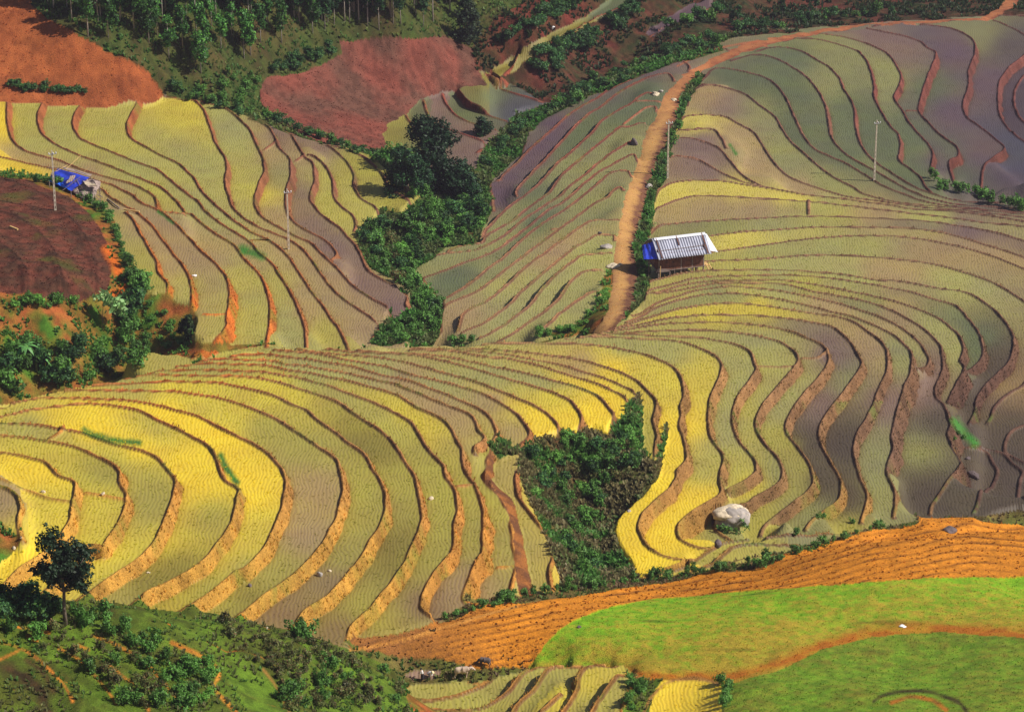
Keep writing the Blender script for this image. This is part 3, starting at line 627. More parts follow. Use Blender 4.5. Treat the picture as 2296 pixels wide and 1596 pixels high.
# rice / mud tints noted field by field (u, v, tint)
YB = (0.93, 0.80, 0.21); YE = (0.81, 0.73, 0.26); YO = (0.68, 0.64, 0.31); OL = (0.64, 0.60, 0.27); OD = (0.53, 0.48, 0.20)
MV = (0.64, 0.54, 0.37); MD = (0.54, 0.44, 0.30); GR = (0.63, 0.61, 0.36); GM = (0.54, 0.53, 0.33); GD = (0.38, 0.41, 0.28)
PM = (0.49, 0.39, 0.35); PP = (0.39, 0.30, 0.33); PD = (0.31, 0.25, 0.28); DK = (0.31, 0.26, 0.21); BL = (0.29, 0.28, 0.34); YS = (0.80, 0.73, 0.34)  # GD and the purples are dimmed: the shaded top is painted into them
TP = """YB 60 1050 YE 60 1180 MV 15 1130 YB 200 960 YE 100 1010 YO 60 955 YE 230 1130 OL 240 1060 YB 60 1260 YE 100 1150 YE 200 1230
YO 350 960 YB 320 1000 OL 350 1120 YE 370 1200 YB 430 1050 YB 380 930 YB 460 1090 OL 480 1150 YB 500 980 YB 560 1100 YE 580 1180 YE 520 930
OL 600 960 YO 560 1280 OL 480 1330 OD 400 1280 OD 330 1310 YO 250 1330 OL 690 1000 MV 700 1100 MV 680 1200 OL 620 1280 OD 560 1340 MD 650 1380 OL 800 1120 OL 760 1250 OD 700 1390
OD 830 1000 YO 850 950 YE 900 930 OL 880 1100 OD 900 1250 OL 960 1050 OL 980 1200 MD 950 1350 MD 740 1410 MD 750 1300 OL 820 1350 OL 1010 1150 OL 1060 1060 OL 1050 1200 MV 1040 1330
YO 300 850 YE 450 880 YE 600 870 YO 450 830 GR 700 830 GR 850 820 MV 900 850 MV 980 900 GR 1000 860 MV 1100 900 OL 1130 1000 MV 1150 960 GR 1100 840 GR 1200 860 YE 1150 930 YB 1200 950 YB 1270 950
YE 1250 890 YB 1350 880 YB 1340 940 YE 1400 860 MV 1300 820 YB 1380 830 YE 1480 850 YB 1500 1000 YB 1490 1100 YB 1420 1200 YB 1440 1250 OL 1450 980 YE 1550 850 YB 1560 960 YO 1580 1050 YB 1570 1130 YB 1510 1220
GR 1500 790 GR 1400 780 GR 1640 850 GR 1640 950 YO 1640 1060 YO 1680 900 GR 1600 1000 GR 1700 780 GR 1740 900 GM 1740 1060 OL 1780 1000 GM 1790 1150 YE 1670 1080
PM 1860 800 PM 1840 900 DK 1800 1000 DK 1840 1080 GM 1900 850 DK 1900 1000 DK 1900 1120 PM 1980 900 GM 1980 1020 GM 1960 1100 PM 2050 880 GM 2060 1000 DK 2080 1100 PM 2100 850 DK 2100 950 DK 2160 1080 DK 2250 1050 DK 2200 1000
DK 2230 830 GD 2200 760 DK 2180 900 GR 2130 760 DK 2280 1120 DK 2270 950 MD 2270 880 GM 2020 800 MV 1950 760 YE 1600 700 YE 1700 690 GM 1600 660 MV 1850 680 GR 1750 650 GM 1950 690 YO 1800 640 MV 2000 700
GR 1750 600 GR 1900 620 MV 2000 620 GR 2150 640 MV 2200 560 GR 1700 570 GR 1900 560 MV 2100 570 YO 1650 600 YS 1650 550 GM 1600 510 GR 1750 500 MV 1560 470 MV 1700 465 YO 1850 470 MV 1950 480 PM 2150 510 GR 2100 490
YS 1550 430 YS 1650 425 YS 1750 445 GR 1850 455 PM 1560 375 PM 1580 320 MV 1700 380 YS 1560 270 MV 1650 300 MV 1800 410 PM 1620 230 GM 1750 350 GM 1850 400 MV 1600 210 GM 1700 240
GD 1650 180 GD 1750 200 GD 1800 300 GD 1900 350 GD 1780 130 GM 1850 180 GD 1900 250 GD 1950 300 GM 1900 120 GM 1990 180 GD 2050 300 PM 1980 90 GD 2080 200 PP 2140 120 PP 2100 350 PP 2130 250 GM 2200 80 PP 2220 180 PP 2200 350 PD 2270 250 GD 2050 390 PD 2250 100
BL 2280 340 PD 2270 400 PD 2180 420 GD 2120 330 GD 2160 400
PP 1130 430 PP 1200 350 PP 1250 280 PP 1350 220 PP 1450 160 PM 1500 130 GD 1300 300 GD 1200 420 GD 1350 230 GD 1400 250 GM 1250 400 GM 1130 500 GM 1050 560 GM 950 610 GD 1020 640 GM 1100 600 GD 1200 500 GM 1300 420 GM 1380 330 GD 1450 200
GR 1100 660 MV 1050 690 GR 1150 680 MV 1020 720 GR 1200 630 MV 1250 560 GM 1320 480 GR 1330 560 GR 1250 680 GR 1300 680 GR 1150 730 GR 1330 600
YB 10 280 YO 60 290 GR 60 330 YO 150 260 GR 130 310 YO 250 270 YO 220 290 YE 380 270 GR 350 300 YE 420 280 GR 400 330 GR 450 370 MV 100 360 MV 200 390 GR 300 390 YO 350 420 YB 40 375 MV 40 350 YO 250 340 YE 400 250
MV 320 500 OL 350 630 MV 400 530 MV 380 600 MV 420 560 MV 480 580 YO 420 640 YO 530 620 YO 550 700 GR 450 470 GR 520 500 YO 620 650 YO 590 730 GR 620 740 MV 680 700 OL 720 750 MV 560 560 MV 620 480 GR 520 300 GR 500 260
YE 590 430 MV 600 350 YO 560 400 GM 620 400 PM 620 300 PM 680 300 PM 680 430 PM 700 500 MV 640 560 PM 750 560 PM 800 640 PM 880 680 MV 830 720 MV 760 640 YO 720 420 OL 750 450 YO 760 480 YO 800 450 OL 820 400 PM 720 330 OL 880 460 OL 790 380 YO 700 390 MV 690 360
OL 900 270 PM 980 240 GD 930 310 GD 1100 215 BL 1150 240 GD 1030 250 PM 1050 300 PM 1060 330 GD 950 270 OD 890 300
OD 1130 165 OD 1200 120 OD 1300 70 GD 1380 20 PP 1480 60 PP 1550 10
YO 980 1560 YO 1050 1550 OL 1100 1520 OL 1130 1560 YO 1180 1540 YO 1250 1530 YE 1280 1550 YE 1320 1530 YO 1320 1580 YO 1390 1550 YB 1540 1550 YB 1520 1590 OL 1600 1500
OL 1700 1210 GM 1800 1200 YO 1720 1260 OL 1600 1250 OL 1900 1195 GM 1650 1180"""
pv = dict(YB=YB, YE=YE, YO=YO, OL=OL, OD=OD, MV=MV, MD=MD, GR=GR, GM=GM, GD=GD, PM=PM, PP=PP, PD=PD, DK=DK, BL=BL, YS=YS)
tk = TP.split()
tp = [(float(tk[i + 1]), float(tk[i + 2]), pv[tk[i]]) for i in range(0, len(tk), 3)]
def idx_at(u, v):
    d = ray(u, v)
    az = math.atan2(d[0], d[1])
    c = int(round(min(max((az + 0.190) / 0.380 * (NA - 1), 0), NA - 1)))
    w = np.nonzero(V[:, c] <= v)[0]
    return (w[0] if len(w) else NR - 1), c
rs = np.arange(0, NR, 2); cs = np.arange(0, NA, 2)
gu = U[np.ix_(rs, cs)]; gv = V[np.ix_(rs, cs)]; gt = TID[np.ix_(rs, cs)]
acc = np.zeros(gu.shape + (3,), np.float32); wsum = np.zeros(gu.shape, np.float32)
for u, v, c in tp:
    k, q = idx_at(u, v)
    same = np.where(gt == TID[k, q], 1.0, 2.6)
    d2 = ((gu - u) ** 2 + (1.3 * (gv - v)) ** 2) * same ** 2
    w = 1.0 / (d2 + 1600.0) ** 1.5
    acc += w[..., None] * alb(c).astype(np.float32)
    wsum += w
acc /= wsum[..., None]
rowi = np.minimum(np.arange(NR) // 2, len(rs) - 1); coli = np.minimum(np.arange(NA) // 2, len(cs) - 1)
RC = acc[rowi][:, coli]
# patchy growth
pn = fbm(GX, GY, 7.0, 401, 3); pn2 = fbm(GX, GY, 2.4, 411, 3)
tvar = np.random.RandomState(5).rand(400).astype(np.float32)[np.clip(TID, -2, 399)]
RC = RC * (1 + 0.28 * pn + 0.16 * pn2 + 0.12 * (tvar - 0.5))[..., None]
RC[..., 1] *= 1 + 0.10 * pn2
RC[..., 2] *= 1 - 0.5 * pn
# earth tints (u, v, bank, wet inner side, crest)
BP = [(100,1250,(0.80,0.60,0.26)),(500,1300,(0.80,0.60,0.26)),(800,1300,(0.78,0.58,0.25)),(1100,1250,(0.78,0.54,0.24)),(700,900,(0.74,0.55,0.32)),(1100,900,(0.74,0.54,0.32)),
 (1200,1050,(0.66,0.42,0.24)),(1530,950,(0.62,0.46,0.27)),(1800,900,(0.58,0.43,0.29)),(2000,1000,(0.47,0.35,0.27)),(2200,900,(0.39,0.28,0.23)),(2250,1100,(0.36,0.26,0.22)),(1750,1150,(0.54,0.41,0.27)),
 (1700,700,(0.66,0.50,0.32)),(2100,600,(0.60,0.45,0.32)),(1700,400,(0.60,0.44,0.33)),(1700,200,(0.50,0.33,0.28)),(2000,200,(0.48,0.27,0.23)),(2200,250,(0.44,0.26,0.23)),(2150,400,(0.42,0.24,0.20)),  # upper right banks darkened: shade there is put into the tint
 (1300,300,(0.66,0.40,0.30)),(1150,450,(0.66,0.44,0.34)),(1150,650,(0.74,0.55,0.38)),(1300,600,(0.74,0.54,0.36)),(1000,300,(0.58,0.30,0.24)),(1250,130,(0.58,0.27,0.20)),
 (100,260,(0.64,0.38,0.23)),(300,260,(0.64,0.36,0.22)),(550,400,(0.58,0.37,0.24)),(650,350,(0.54,0.35,0.26)),(850,400,(0.52,0.34,0.26)),(400,700,(0.86,0.45,0.16)),(550,720,(0.84,0.46,0.18)),(450,600,(0.74,0.46,0.22)),
 (700,700,(0.66,0.42,0.24)),(850,650,(0.60,0.40,0.28)),(1900,1200,(0.70,0.52,0.26)),(1500,1280,(0.74,0.56,0.26)),(1300,1540,(0.78,0.56,0.28)),(1550,1580,(0.72,0.46,0.2)),(1850,1220,(0.66,0.5,0.26))]
acc[:] = 0; wsum[:] = 0
for u, v, c in BP:
    d2 = (gu - u) ** 2 + (gv - v) ** 2
    w = 1.0 / (d2 + 900.0) ** 1.6
    acc += w[..., None] * alb(c).astype(np.float32); wsum += w
acc /= wsum[..., None]
BC = acc[rowi][:, coli]
sn = fbm(GX, GY, 0.9, 501, 3)
BC = BC * (1 + 0.9 * sn + 0.5 * pn2 + 0.5 * fbm(GX, GY, 3.2, 577, 3))[..., None]
def mixc(A, B, t):
    return A * (1 - t[..., None]) + B * t[..., None]
C = RC.copy()
# dark wet mud right under a bank and along a bund
wetfoot = np.where((~free) & (L2 >= 0) & (S2 > 0), np.clip(1 - (s - wr) / 0.9, 0, 1) * np.clip(drop, 0, 1), 0) * (s > wr)
C = mixc(C, C * np.array([0.86, 0.80, 0.70], np.float32), wetfoot)
C = mixc(C, BC, bankmask)
crest = BC * np.array([1.05, 1.05, 1.1], np.float32)
C = mixc(C, crest, np.clip(bund, 0, 1))
mudc = BC * np.array([0.36, 0.33, 0.40], np.float32)
C = mixc(C, mudc, inner * np.clip(0.95 + sn, 0, 1))
# grass along some bank feet and crests
gm = np.clip((fbm(GX, GY, 5.0, 601, 3) - 0.06) * 6, 0, 1) * np.clip(bankmask + bund, 0, 1) * np.clip(sn * 4 + 0.7, 0, 1)
C = mixc(C, np.broadcast_to(alb((0.38, 0.50, 0.18)).astype(np.float32), C.shape), 0.6 * gm * ((U < 1400) | (V > 900)))
rice = ((~free) & (bankmask < 0.3) & (bund < 0.3)).astype(np.float32)
# open ground
g1 = np.clip(n1 * 3 + 0.5, 0, 1); g2 = np.clip(n2 * 3 + 0.5, 0, 1); g3 = np.clip(sn * 3 + 0.5, 0, 1)
def two(a, b, t):
    a = alb(a).astype(np.float32); b = alb(b).astype(np.float32)
    return a * (1 - t[..., None]) + b * t[..., None]
def setc(code, a, b, t, extra=None):
    global C
    m = (cover == code)
    X = two(a, b, t)[m]
    if extra is not None:
        X = X * extra[m][..., None]
    C[m] = X
xx = 0.55 + 0.9 * g3
xfade = np.clip((U - 350) / 500, 0, 1)
setc(REDSLOPE, (0.74, 0.42, 0.23), (0.60, 0.32, 0.18), 0.6 * g1 + 0.4 * g3, 0.85 + 0.3 * g2)
m = m_(REDSLOPE) & (V > 168); C[m] *= np.array([0.85, 0.85, 0.9], np.float32)
setc(REDPLOUGH, (0.52, 0.29, 0.24), (0.43, 0.29, 0.24), g1, 0.80 + 0.4 * g3)  # soil painted darker to carry the shade near the top edge
setc(FOREST, (0.27, 0.33, 0.13), (0.38, 0.27, 0.17), np.clip(0.25 + 0.9 * n1 + 0.9 * n2, 0, 1), 0.7 + 0.5 * g3)  # floor colour lowered too, with shade of the top edge painted in
setc(GULLY, (0.18, 0.36, 0.10), (0.46, 0.30, 0.20), np.clip(0.1 + 1.0 * n2 + 0.8 * n1, 0, 1), 0.7 + 0.5 * g3)
setc(BROWN, (0.46, 0.26, 0.20), (0.36, 0.24, 0.18), g2, 0.7 + 0.5 * g3)
gg = np.clip((n1 - 0.10) * 6, 0, 1) * m_(BROWN); C = mixc(C, two((0.38, 0.40, 0.16), (0.3, 0.34, 0.12), g3), 0.6 * gg)
rdg = m_(BROWN) * np.exp(-((np.mod(bx + 8 * n1, 78) - 44) / 5.0) ** 2); C = C * (1 - 0.45 * rdg[..., None])
setc(SCRUBSIDE, (0.68, 0.38, 0.20), (0.30, 0.46, 0.14), np.clip(0.55 + 1.6 * n1 + 1.3 * n2, 0, 1), 0.75 + 0.45 * g3)
pcx = np.interp(V, [10, 45, 60, 75, 95, 125, 170, 220, 260, 300, 330, 400, 440, 480, 520, 600, 650, 700, 745], [2265, 2200, 1960, 1810, 1715, 1622, 1545, 1502, 1490, 1470, 1458, 1428, 1418, 1406, 1400, 1394, 1392, 1380, 1345])
pe = np.clip((U - pcx + 10 * n2) / 20.0, -1.3, 1.3)
setc(PATH, (0.84, 0.64, 0.38), (0.48, 0.32, 0.24), np.clip(0.25 + 0.75 * np.clip(pe, 0, 1) ** 2 + 0.35 * np.clip(-pe, 0, 1) ** 2 + 1.1 * sn + 0.3 * n2, 0, 1), 0.85 + 0.3 * g3)
pm = m_(PATH) * np.clip((300 - V) / 150, 0, 1); C = mixc(C, two((0.70, 0.42, 0.28), (0.6, 0.34, 0.24), g2), 0.8 * pm)
setc(NOTCH, (0.46, 0.30, 0.20), (0.24, 0.38, 0.13), np.clip(0.45 + 1.5 * n1 + n2, 0, 1), 0.7 + 0.5 * g3)
setc(FURROW, (0.88, 0.56, 0.17), (0.54, 0.33, 0.13), np.clip(0.34 + 0.8 * n1 + 0.6 * n2 + 0.6 * (1 - 2.2 * np.abs(np.sin(ph)) ** 0.7) * (0.1 + 1.1 * np.clip(g1 + 1.2 * n2, 0, 1)) + 0.8 * sn, 0, 1), 0.85 + 0.35 * g3)
fm = m_(FURROW) * np.clip((1150 - U) / 250, 0, 1); C = mixc(C, two((0.56, 0.38, 0.24), (0.46, 0.32, 0.20), g3), 0.75 * fm)
border = np.exp(-((V - np.interp(U, [1300, 1450, 1560, 1640, 1760, 1850, 1950, 2100, 2296], [1500, 1518, 1515, 1518, 1484, 1446, 1420, 1410, 1424])) / (8.0 + 9 * g1)) ** 2)
vt = V - np.interp(U, [1150, 1450, 1700, 2000, 2296], [1460, 1345, 1325, 1303, 1292])
fine = fbm(GX, GY, 0.55, 955, 2)
md = np.clip(0.22 + vt / 190 + 0.7 * n1 + 0.5 * n2 + 1.0 * fine + 0.8 * sn, 0, 1)
setc(MEADOW, (0.54, 0.75, 0.13), (0.72, 0.63, 0.20), md, (0.86 + 0.28 * g3) * (1 - 0.35 * np.clip((fbm(GX * 0.4, GY, 2.2, 966, 2) - 0.22) * 9, 0, 1)))
m = m_(MEADOW); tb = (border * (0.6 + 0.6 * g2)).clip(0, 1) * m * (U > 1350); C = mixc(C, two((0.82, 0.50, 0.12), (0.74, 0.44, 0.12), g2), tb)
setc(MEADOW2, (0.48, 0.64, 0.15), (0.54, 0.54, 0.17), np.clip(0.4 + 1.0 * n1 + 0.9 * n2 + 1.0 * fine + 0.6 * sn, 0, 1), (0.8 + 0.4 * g3) * (1 - 0.3 * np.clip((n2 - 0.2) * 6, 0, 1)))
setc(SHRUBHILL, (0.40, 0.52, 0.14), (0.34, 0.34, 0.12), np.clip(0.45 + 1.6 * n1 + 1.2 * n2, 0, 1), 0.7 + 0.5 * g3)
C = mixc(C, two((0.86, 0.52, 0.16), (0.7, 0.4, 0.14), g3), np.clip(stepmask * (0.4 + 1.4 * g2), 0, 1).astype(np.float32))
setc(FLOOR, (0.50, 0.40, 0.24), (0.40, 0.44, 0.18), np.clip(0.5 + 1.4 * n1 + n2, 0, 1), 0.7 + 0.5 * g3)
setc(BANK, (0.44, 0.21, 0.17), (0.26, 0.25, 0.14), np.clip(0.35 + 1.5 * n1 + 1.2 * n2, 0, 1), 0.7 + 0.5 * g3)  # bank colour darkened in place of shade along the top
setc(FARSIDE, (0.40, 0.21, 0.17), (0.22, 0.25, 0.14), np.clip(0.5 + 1.5 * n1 + 1.2 * n2, 0, 1), 0.7 + 0.5 * g3)  # far slope painted darker, standing in for the shaded top edge
setc(MUD, (0.62, 0.50, 0.42), (0.56, 0.44, 0.36), g1)
m = m_(FARSIDE) & (V > 900); C[m] = two((0.66, 0.42, 0.22), (0.46, 0.30, 0.20), g2)[m]
# beaten tracks on the near hill
def track(pts, w, a, b):
    global C
    P = catmull(pts, 4.0)
    m = (U > P[:, 0].min() - 20) & (U < P[:, 0].max() + 20) & (V > P[:, 1].min() - 20) & (V < P[:, 1].max() + 20) & VIS
    uu = U[m]; vv = V[m]
    d = np.full(uu.shape, 1e9)
    for p in P:
        d = np.minimum(d, (uu - p[0]) ** 2 + (vv - p[1]) ** 2)
    t = np.clip(1.2 - np.sqrt(d) / w + 0.8 * n2[m], 0, 1)
    C[m] = C[m] * (1 - t[:, None]) + two(a, b, g3)[m] * t[:, None]
track([(385,1440),(430,1460),(468,1480),(490,1510),(480,1540),(500,1565),(530,1596)], 6, (0.90, 0.60, 0.22), (0.74, 0.46, 0.16))
track([(590,1500),(620,1540),(650,1596)], 4, (0.66, 0.50, 0.24), (0.6, 0.44, 0.2))
track([(785,1457),(880,1440),(990,1408),(1080,1380),(1160,1360)], 4, (0.88, 0.62, 0.30), (0.8, 0.55, 0.26))
track([(240,560),(262,600),(275,650),(250,660)], 14, (0.90, 0.46, 0.16), (0.8, 0.4, 0.14))
OR1 = (0.90, 0.56, 0.20); OR2 = (0.62, 0.38, 0.16)
for arc in ([(0,1437),(40,1451),(77,1471),(110,1501),(143,1534),(163,1571)], [(133,1454),(167,1471),(200,1501),(233,1537),(260,1574)],
            [(207,1424),(253,1441),(290,1461),(320,1477),(350,1511),(383,1547),(413,1594)], [(40,1404),(83,1411),(110,1417)], [(60,1424),(83,1434)], [(177,1447),(200,1456)],
            [(247,1494),(283,1521),(300,1531)], [(310,1557),(333,1590)], [(0,1478),(25,1466),(42,1458)]):
    track(arc, 4.5, OR1, OR2)
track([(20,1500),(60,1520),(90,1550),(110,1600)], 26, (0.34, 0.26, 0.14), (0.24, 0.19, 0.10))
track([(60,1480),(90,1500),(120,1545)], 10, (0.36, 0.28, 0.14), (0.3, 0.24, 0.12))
for arc, w_ in (([(190,963),(215,975),(250,985),(312,992)], 9), ([(495,1020),(508,1050),(530,1080)], 9), ([(2140,945),(2160,968),(2185,992)], 13), ([(1637,325),(1650,345)], 5), ([(545,560),(585,575)], 14), ([(355,475),(375,490),(388,500)], 4)):
    track(arc, w_, (0.22, 0.50, 0.14), (0.30, 0.46, 0.16))
for arc in ([(1960,1570),(1990,1555),(2050,1548),(2100,1555),(2150,1575),(2170,1600)],):
    track(arc, 6, (0.26, 0.22, 0.10), (0.34, 0.32, 0.12))
track([(2000,1575),(2040,1562),(2090,1570),(2120,1590)], 7, (0.82, 0.50, 0.16), (0.6, 0.38, 0.14))
track([(1440,1605),(1455,1572),(1478,1543),(1505,1526),(1560,1520),(1612,1532)], 5, (0.74, 0.54, 0.28), (0.6, 0.42, 0.2))
track([(1520,148),(1600,112),(1700,92)], 3, (0.7, 0.4, 0.26), (0.7, 0.4, 0.26))
C = np.clip(C, 0.004, 0.9).astype(np.float32)

# ------------------------------------------------------------------ materials
def newmat(name):
    m = bpy.data.materials.new(name)
    m.use_nodes = True
    n = m.node_tree.nodes; l = m.node_tree.links
    return m, n, l, n["Principled BSDF"]
def ground_mat(name, rough, spec, bump_scale, bump, kind, amp=0.32):
    m, n, l, p = newmat(name)
    at = n.new("ShaderNodeAttribute"); at.attribute_name = "Col"
    tc = n.new("ShaderNodeTexCoord")
    p.inputs["Roughness"].default_value = rough
    p.inputs["Specular IOR Level"].default_value = spec
    if kind == 'rice':
        # rows of seedlings: wavering drills crossed by single plants
        mp = n.new("ShaderNodeMapping"); mp.inputs["Scale"].default_value = (1.0, 1.0, 0.02)
        l.new(tc.outputs["Object"], mp.inputs[0])
        w = n.new("ShaderNodeTexWave"); w.wave_type = 'BANDS'; w.bands_direction = 'X'
        w.inputs["Scale"].default_value = 0.72; w.inputs["Distortion"].default_value = 3.0
        w.inputs["Detail"].default_value = 1.0; w.inputs["Detail Scale"].default_value = 0.12
        l.new(mp.outputs[0], w.inputs[0])
        mv = n.new("ShaderNodeMapping"); mv.inputs["Scale"].default_value = (3.6, 2.2, 0.05)
        l.new(tc.outputs["Object"], mv.inputs[0])
        v = n.new("ShaderNodeTexVoronoi"); v.inputs["Scale"].default_value = 1.0
        l.new(mv.outputs[0], v.inputs[0])
        ad = n.new("ShaderNodeMath"); ad.operation = 'MULTIPLY_ADD'
        l.new(v.outputs["Distance"], ad.inputs[0]); ad.inputs[1].default_value = -0.3
        l.new(w.outputs["Fac"], ad.inputs[2])
        nz = n.new("ShaderNodeTexNoise"); nz.inputs["Scale"].default_value = 0.16; nz.inputs["Detail"].default_value = 4
        l.new(tc.outputs["Object"], nz.inputs[0])
        nm = n.new("ShaderNodeVectorMath"); nm.operation = 'MULTIPLY_ADD'; nm.inputs[1].default_value = (3, 0, 0)
        l.new(nz.outputs["Color"], nm.inputs[0]); l.new(tc.outputs["Object"], nm.inputs[2]); l.new(nm.outputs[0], mp.inputs[0])
        cr = n.new("ShaderNodeMapRange"); cr.inputs[1].default_value = -0.15; cr.inputs[2].default_value = 0.85
        cr.inputs[3].default_value = 0.0; cr.inputs[4].default_value = 1.0
        l.new(ad.outputs[0], cr.inputs[0])
        lo = n.new("ShaderNodeMix"); lo.data_type = 'RGBA'; lo.blend_type = 'MULTIPLY'; lo.inputs[0].default_value = 1.0
        l.new(at.outputs["Color"], lo.inputs[6]); lo.inputs[7].default_value = (0.90, 0.885, 1.0, 1)
        hi = n.new("ShaderNodeMix"); hi.data_type = 'RGBA'; hi.blend_type = 'MULTIPLY'; hi.inputs[0].default_value = 1.0
        l.new(at.outputs["Color"], hi.inputs[6]); hi.inputs[7].default_value = (1.09, 1.10, 0.92, 1)
        mx = n.new("ShaderNodeMix"); mx.data_type = 'RGBA'
        nf = n.new("ShaderNodeTexNoise"); nf.inputs["Scale"].default_value = 0.35; nf.inputs["Detail"].default_value = 5
        l.new(tc.outputs["Object"], nf.inputs[0])
        nr = n.new("ShaderNodeMapRange"); nr.inputs[1].default_value = 0.38; nr.inputs[2].default_value = 0.62
        l.new(nf.outputs[0], nr.inputs[0])
        fm_ = n.new("ShaderNodeMix"); fm_.data_type = 'FLOAT'; fm_.inputs[2].default_value = 0.5
        l.new(nr.outputs[0], fm_.inputs[0]); l.new(cr.outputs[0], fm_.inputs[3])
        l.new(fm_.outputs[0], mx.inputs[0]); l.new(lo.outputs[2], mx.inputs[6]); l.new(hi.outputs[2], mx.inputs[7])
        l.new(mx.outputs[2], p.inputs["Base Color"])
        bp = n.new("ShaderNodeBump"); bp.inputs["Strength"].default_value = bump; bp.inputs["Distance"].default_value = 0.12
        l.new(cr.outputs[0], bp.inputs["Height"]); l.new(bp.outputs[0], p.inputs["Normal"])
    else:
        no = n.new("ShaderNodeTexNoise"); no.inputs["Scale"].default_value = bump_scale
        no.inputs["Detail"].default_value = 5.0; no.inputs["Roughness"].default_value = 0.7
        l.new(tc.outputs["Object"], no.inputs[0])
        mr = n.new("ShaderNodeMapRange"); mr.inputs[1].default_value = 0.3; mr.inputs[2].default_value = 0.7
        mr.inputs[3].default_value = 1 - amp; mr.inputs[4].default_value = 1 + amp
        l.new(no.outputs[0], mr.inputs[0])
        mx = n.new("ShaderNodeVectorMath"); mx.operation = 'SCALE'
        l.new(at.outputs["Color"], mx.inputs[0]); l.new(mr.outputs[0], mx.inputs[3])
        l.new(mx.outputs[0], p.inputs["Base Color"])
        bp = n.new("ShaderNodeBump"); bp.inputs["Strength"].default_value = bump; bp.inputs["Distance"].default_value = 0.25
        l.new(no.outputs[0], bp.inputs["Height"]); l.new(bp.outputs[0], p.inputs["Normal"])
    return m
M_RICE = ground_mat("rice_field", 0.62, 0.35, 3, 0.2, 'rice')
M_BANK = ground_mat("earth_bank", 0.9, 0.15, 4.5, 0.9, 'soil', 0.42)
M_SOIL = ground_mat("red_soil", 0.92, 0.1, 5.0, 0.8, 'soil', 0.42)
M_GRASS = ground_mat("short_grass", 0.85, 0.15, 6.0, 0.8, 'soil', 0.42)
M_PATH = ground_mat("beaten_earth", 0.9, 0.12, 5.0, 0.3, 'soil')

def props(o, label=None, cat=None, group=None, kind=None):
    if label: o["label"] = label
    if cat: o["category"] = cat
    if group: o["group"] = group
    if kind: o["kind"] = kind
    return o

# ------------------------------------------------------------------ ground objects out of the survey grid
VX = np.stack([GX, GY, Z.astype(np.float32)], -1).reshape(-1, 3)
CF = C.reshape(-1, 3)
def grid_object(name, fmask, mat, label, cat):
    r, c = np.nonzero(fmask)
    a = r * NA + c
    q = np.stack([a, a + 1, a + NA + 1, a + NA], -1)
    used, inv = np.unique(q, return_inverse=True)
    inv = inv.reshape(-1)
    me = bpy.data.meshes.new(name)
    me.vertices.add(len(used)); me.vertices.foreach_set("co", VX[used].ravel())
    nf = len(q)
    me.loops.add(nf * 4); me.loops.foreach_set("vertex_index", inv.astype(np.int32))
    me.polygons.add(nf)
    me.polygons.foreach_set("loop_start", np.arange(0, nf * 4, 4, dtype=np.int32))
    me.polygons.foreach_set("loop_total", np.full(nf, 4, np.int32))
    me.update(calc_edges=True)
    at = me.color_attributes.new("Col", 'FLOAT_COLOR', 'POINT')
    cc = np.c_[CF[used], np.ones(len(used), np.float32)].astype(np.float32)
    at.data.foreach_set("color", cc.ravel())
    me.polygons.foreach_set("use_smooth", np.ones(nf, bool))
    me.materials.append(mat)
    o = bpy.data.objects.new(name, me)
    COL.objects.link(o)
    props(o, label, cat, kind="structure")
    return o
FC = cover[:-1, :-1]
isb = (np.maximum(bankmask, bund) > 0.35)[:-1, :-1] & (FC == RICE)
FU = U[:-1, :-1]; FV = V[:-1, :-1]
pathline = np.interp(FV, [0, 80, 165, 300, 400, 480, 560, 640, 740], [1700, 1700, 1562, 1505, 1455, 1438, 1425, 1430, 1350])
zone = np.where(FV > 1470, 5, 0)
zone = np.where((FV <= 1470) & (FU < 980) & (FV < 772) , 1, zone)
zone = np.where((FV <= 1470) & (FU >= 830) & (FU < 1330) & (FV < 300) & (FU + 1.9 * FV < 1690), 2, zone)
zone = np.where((zone == 0) & (FV < 760) & (FU < pathline), 3, zone)
zone = np.where((zone == 0) & (FV < 760) & (FV <= 470), 4, zone)
rz = (FC == RICE) & ~isb
names = {0: ("rice_terraces", "broad yellow and olive rice terraces curving round the near hill below the hut", "rice terraces"),
         1: ("rice_terraces", "winding rice terraces on the left hill under the blue tarp shelter", "rice terraces"),
         2: ("rice_terraces", "small dim terraces beside the red ploughed hollow above the dark tree", "rice terraces"),
         3: ("rice_terraces", "slanting narrow rice terraces between the dirt path and the green gully", "rice terraces"),
         4: ("rice_terraces", "greenish mauve rice terraces right of the dirt path in the upper right", "rice terraces"),
         5: ("rice_terraces", "small curved rice terraces at the bottom edge near the buffaloes", "rice terraces")}
for k, (nm, lb, ct_) in names.items():
    if (rz & (zone == k)).any():
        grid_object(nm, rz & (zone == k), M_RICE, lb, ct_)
    if (isb & (zone == k)).any():
        grid_object("terrace_banks", isb & (zone == k), M_BANK, "earth bunds and banks edging the " + lb.split(" ", 0)[0], "terrace bank")
